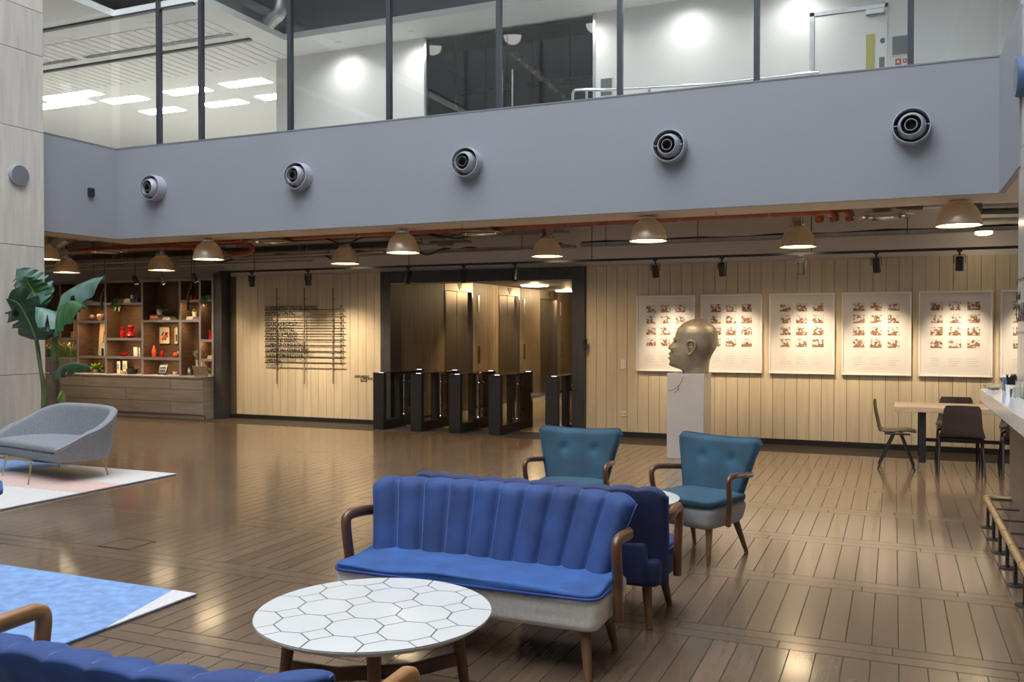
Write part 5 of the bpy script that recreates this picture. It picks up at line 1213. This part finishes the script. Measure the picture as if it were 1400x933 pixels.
def cup(px, py, r, h, m, n, sm, label, L_, seed):
    p = on_bar(px, py); t = thing('straw_cup', label, 'cup', p, 0, 'cups on the bar'); MB().lathe([(r * .85, 0), (r, h), (r * .94, h), (r * .8, .006), (0, .006)], 24).build('cup', m, t, smooth=True); rn = random.Random(seed)
    for k in range(n):
        a = rn.uniform(0, 2 * PI); e = rn.uniform(0, .65) * r; x, y = e * math.cos(a), e * math.sin(a); MB().cyl((x * .8, y * .8, .008), (x * 1.35, y * 1.35, L_ * rn.uniform(.85, 1.05)), .0035, n=6).build('straw', sm, t)
cup(1383.5, 541, .05, .09, 'white_pl', 34, 'black', 'white cup packed with black straws', .175, 1)
cup(1394, 544, .045, .085, 'glass', 16, 'paper', 'clear glass of wrapped white sugar sticks', .13, 2)
cup(1384.5, 546, .022, .08, 'chrome', 0, 'black', 'small steel shaker beside the straws', .1, 3)
tag(B(-.045, .045, -.07, .07, 0, .12).build('napkin_holder', 'bluesign', bevel=.004, loc=onz(1371, 531, ZB) + Vector((.05, .15, 0))), 'dark blue napkin box on the far end of the counter', 'box').location = (.945, 9.13, ZB)
sg = thing('column_sign', 'framed black lettering on the stone column above the bar', 'sign', (.96, 0, 0))
a = onx(1391, 383, .96); b = onx(1391, 455, .96)
B(-.006, -.001, 7.80, a.y, a.z - .006, a.z).build('frame_line', 'black', sg); B(-.006, -.001, a.y - .006, a.y, a.z - .05, a.z).build('frame_line', 'black', sg); B(-.006, -.001, a.y - .006, a.y, b.z, b.z + .05).build('frame_line', 'black', sg); B(-.006, -.001, 7.80, a.y, b.z, b.z + .006).build('frame_line', 'black', sg)
q = onx(1389.5, 411, .96); text('lettering', 'Bristol', .10, (-.002, q.y, q.z), 'black', sg, rot=(PI / 2, 0, -PI / 2), depth=.003, shear=.3)
q = onx(1389.5, 440, .96); text('lettering', 'CRAN', .22, (-.002, q.y, q.z), 'black', sg, rot=(PI / 2, 0, -PI / 2), depth=.003)
# ================================================================== UPSTAIRS FITTINGS
d = sroot('door_4', (0, YB, 3.62), 'white upstairs door with a yellow vision panel')
dl = ony(1107, 60, YB).x; drr = ony(1213, 60, YB).x; dt = ony(1160, 12, YB).z - 3.62
B(dl, dl + .06, -.03, 0, 0, dt).build('frame', 'galv', d); B(drr - .03, drr, -.03, 0, 0, dt).build('frame', 'white', d); B(dl, drr, -.03, 0, dt - .05, dt).build('frame', 'galv', d)
B(dl + .065, drr - .035, -.015, 0, 0, dt - .055).build('door_leaf', 'white', d)
a = ony(1184, 48, YB); b = ony(1196, 96, YB); B(a.x, b.x, -.02, -.015, .4, a.z - 3.62).build('vision_panel', 'yellowglass', d)
a = ony(1184, 12, YB); b = ony(1209, 8, YB); B(a.x, b.x, -.08, -.015, dt - .13, dt - .07).build('door_closer', 'galv', d)
a = ony(1207, 56, YB); MB().lathe([(0, 0), (.035, 0), (.035, .004), (0, .004)], 20, Matrix.Translation((a.x, -.016, a.z - 3.62)) @ Matrix.Rotation(PI / 2, 4, 'X')).build('sign', 'bluesign', d)
a = ony(1202, 79, YB); B(a.x, a.x + .09, -.018, -.015, .5, a.z - 3.62).build('push_plate', 'greypanel', d)
for (x0, y0, x1, y1, lb) in ((1220, 50, 1241, 75, 'grey framed notice panel beside the upstairs door'), (822, 108, 837, 131, 'grey framed notice panel behind the handrail')):
    a = ony(x0, (y0 + y1) / 2, YB); b = ony(x1, (y0 + y1) / 2, YB); z0 = ony((x0 + x1) / 2, y1, YB).z; z1 = ony((x0 + x1) / 2, y0, YB).z; t = thing('notice_panel', lb, 'panel', (0, YB, 0))
    B(a.x - .015, b.x + .015, -.02, -.001, z0 - .015, z1 + .015).build('frame', 'white_pl', t); B(a.x, b.x, -.024, -.02, z0, z1).build('face', 'greypanel', t)
for x0, x1, y, lb in ((1224, 1232, 85, 'red fire call point sign'), (1234.5, 1240, 83.5, 'small red fire sign')):
    a = ony(x0, y, YB); b = ony(x1, y, YB); w = (b.x - a.x) / 2; t = thing('fire_sign', lb, 'sign', ((a.x + b.x) / 2, YB, a.z)); B(-w, w, -.01, -.001, -w * 1.1, w * 1.1).build('plate', 'redsign', t); B(-w * .45, w * .45, -.012, -.01, -w * .5, w * .5).build('pictogram', 'white_pl', t)
h = thing('handrail', 'double steel handrail upstairs behind the glass', 'handrail', (0, 0, 0))
YH = 12.2
for dy in (0,):
    a = ony(783, 136, YH); b = ony(790, 123, YH); c = ony(960, 116, YH); MB().tube(cr([a + Vector((0, 0, -.6)), a, ony(784, 126, YH), b, ony(820, 123.3, YH)], 5) + [c, c + Vector((1.5, 0, 0))], .022, 10).build('rail', 'chrome', h, smooth=True)
    a = ony(802, 125, YH); MB().cyl(a, (a.x, a.y, 3.62), .02, n=10).build('post', 'chrome', h, smooth=True); a = ony(888, 121, YH); MB().cyl(a, (a.x, a.y, 3.62), .02, n=10).build('post', 'chrome', h, smooth=True)
# office ceiling light panels
pan = [((171, 136), 1.0), ((256, 124), 1.0), ((222, 151), 1.0), ((336, 113), 1.0), ((307, 141), 1.0), ((380, 131), .9), ((95, 131), 1.5), ((85, 142), 1.5)]
for i, ((px, py), w) in enumerate(pan):
    p = onz(px, py, ZC); t = thing('ceiling_light_panel', 'long lit office ceiling panel upstairs', 'ceiling light', (p.x, p.y, ZC), 0, 'office light panels'); B(-w / 2, w / 2, -.17, .17, -.012, -.001).build('diffuser', 'panel', t); B(-w / 2 - .02, w / 2 + .02, -.19, .19, -.006, -.0005).build('frame', 'white', t)
# ceiling battens and tracks of the left office
for (px, py, w, m, lb) in ((165, 21.5, .07, 'mull', 'dark linear track on the office ceiling nearest the glass'), (165, 80.5, .06, 'mull', 'dark linear track deeper on the office ceiling')):
    p = onz(px, py, ZC); tag(B(-16.5, -9.3 + (.0 if py < 50 else -.3), p.y - w / 2, p.y + w / 2, ZC - .03, ZC - .001).build('linear_track', m), lb, 'track')
ya, yb = onz(165, 80.5, ZC).y, onz(165, 110, ZC).y
for k in range(44):
    x = -17 + k * .20
    if x > -9.7: break
    B(x, x + .15, ya - 1.05, ya - .25, ZC - .012, ZC).build('batten', 'white', CU); B(x, x + .15, ya + .1, yb + .2, ZC - .012, ZC).build('batten', 'white', CU)
p = onz(165, 70, ZC); 
for x0, x1 in ((-16, -13.1), (-12.9, -9.7)):
    t = thing('linear_grille', 'long slot air grille in the office ceiling, ' + ('deeper over the desks' if x0 < -14 else 'beside the glass corner'), 'air grille', (0, p.y, ZC), 0, 'office slot grilles'); B(x0, x1, -.07, .07, -.012, -.001).build('frame', 'white', t); B(x0 + .02, x1 - .02, -.045, .045, -.014, -.012).build('slot', 'greypanel', t)
# downlights
dls = [(463, 59), (563, 44), (675, 27), (793, 9.5)]
for px, py in dls + [(936, -13), (1090, -36)]:
    p = onz(px, py, ZC); t = thing('corridor_downlight', 'small bright downlight in the white corridor ceiling ' + {463: 'left of the dark glass screen', 563: 'beside the dark glass screen', 675: 'over the glass double doors', 793: 'past the glass doors', 936: 'beyond the handrail', 1090: 'over the upstairs door'}[px], 'downlight', (p.x, p.y, ZC), 0, 'corridor downlights'); MB().lathe([(0, -.004), (.045, -.004), (.045, -.001), (0, -.001)], 16).build('lamp', 'down', t); MB().lathe([(.045, -.006), (.06, -.006), (.06, -.0005), (.045, -.0005)], 20).build('bezel', 'white', t)
    light('downlight_bulb' + ('_offscreen' if py < 0 else ''), 'SPOT', (0, 0, -.02), 46, (1, 1, .96), t, .15, 2.9, 1.)
for px, py in ((209, 33), (93, 54), (194, 91), (305, 73), (78, 109)):
    p = onz(px, py, ZC); t = thing('office_downlight', 'round office ceiling downlight ' + {209: 'beside the second upright', 93: 'between the two tracks near the column', 194: 'just past the deeper track', 305: 'by the white bulkhead', 78: 'above the lit desks by the column'}[px], 'downlight', (p.x, p.y, ZC), 0, 'office downlights'); MB().lathe([(0, -.004), (.075, -.004), (.075, -.001), (0, -.001)], 20).build('lamp', 'down', t); MB().lathe([(.075, -.006), (.095, -.006), (.095, -.0005), (.075, -.0005)], 20).build('bezel', 'white', t)
t = thing('spiral_duct', 'galvanised spiral duct bend in the dark ceiling void', 'duct', (0, 0, 0)); YD = 11.2
pts = [ony(384, -14, YD), ony(384, 5, YD), ony(381, 17, YD), ony(372, 26, YD), ony(366, 32, YD)]
MB().tube(cr(pts, 6), .11, 18).build('bend', 'galv', t, smooth=True); MB().cyl(pts[0], pts[0] + Vector((0, 0, .3)), .11, n=18).build('riser', 'galv', t, smooth=True)
# meeting room contents behind the dark glass
t = thing('exposed_duct', 'silver spiral duct crossing the dark meeting room', 'duct', (0, 0, 0)); MB().cyl(ony(700, 72, 13.4), ony(780, 138, 14.2), .06, n=14).build('pipe', 'galv', t, smooth=True)
for k in range(9): f = k / 8; a = ony(700, 72, 13.4).lerp(ony(780, 138, 14.2), f); dd = (ony(780, 138, 14.2) - ony(700, 72, 13.4)).normalized() * .02; MB().cyl(a - dd, a + dd, .068, n=14).build('band', 'chrome', t, smooth=True)
a = ony(582, 129, 14.8); b = ony(760, 107, 14.8)
t = thing('window_bench', 'grey slotted bench along the meeting room', 'bench', (0, 14.8, 0)); B(a.x, -3.75, 0, .35, a.z - .09, a.z).build('top', 'greypanel', t)
x = a.x + .2
while x < -3.9: B(x, x + .14, -.004, 0, a.z - .07, a.z - .02).build('slot', 'black', t); x += .36
B(a.x, -3.75, .05, .3, 3.67, a.z - .09).build('base', 'darkroom', t)
MT['dusk'] = emis('dusk_window', (.10, .16, .40), .9)
a = ony(596, 101, 17.3); b = ony(656, 92, 17.3); t = DR; B(a.x, b.x + .5, 17.37, 17.4, a.z - .16, a.z + .18).build('strip_window', 'dusk', t); B((a.x + b.x) / 2 - .25, (a.x + b.x) / 2 + .2, 17.34, 17.37, a.z - .22, a.z + .1).build('monitor', 'black', t)
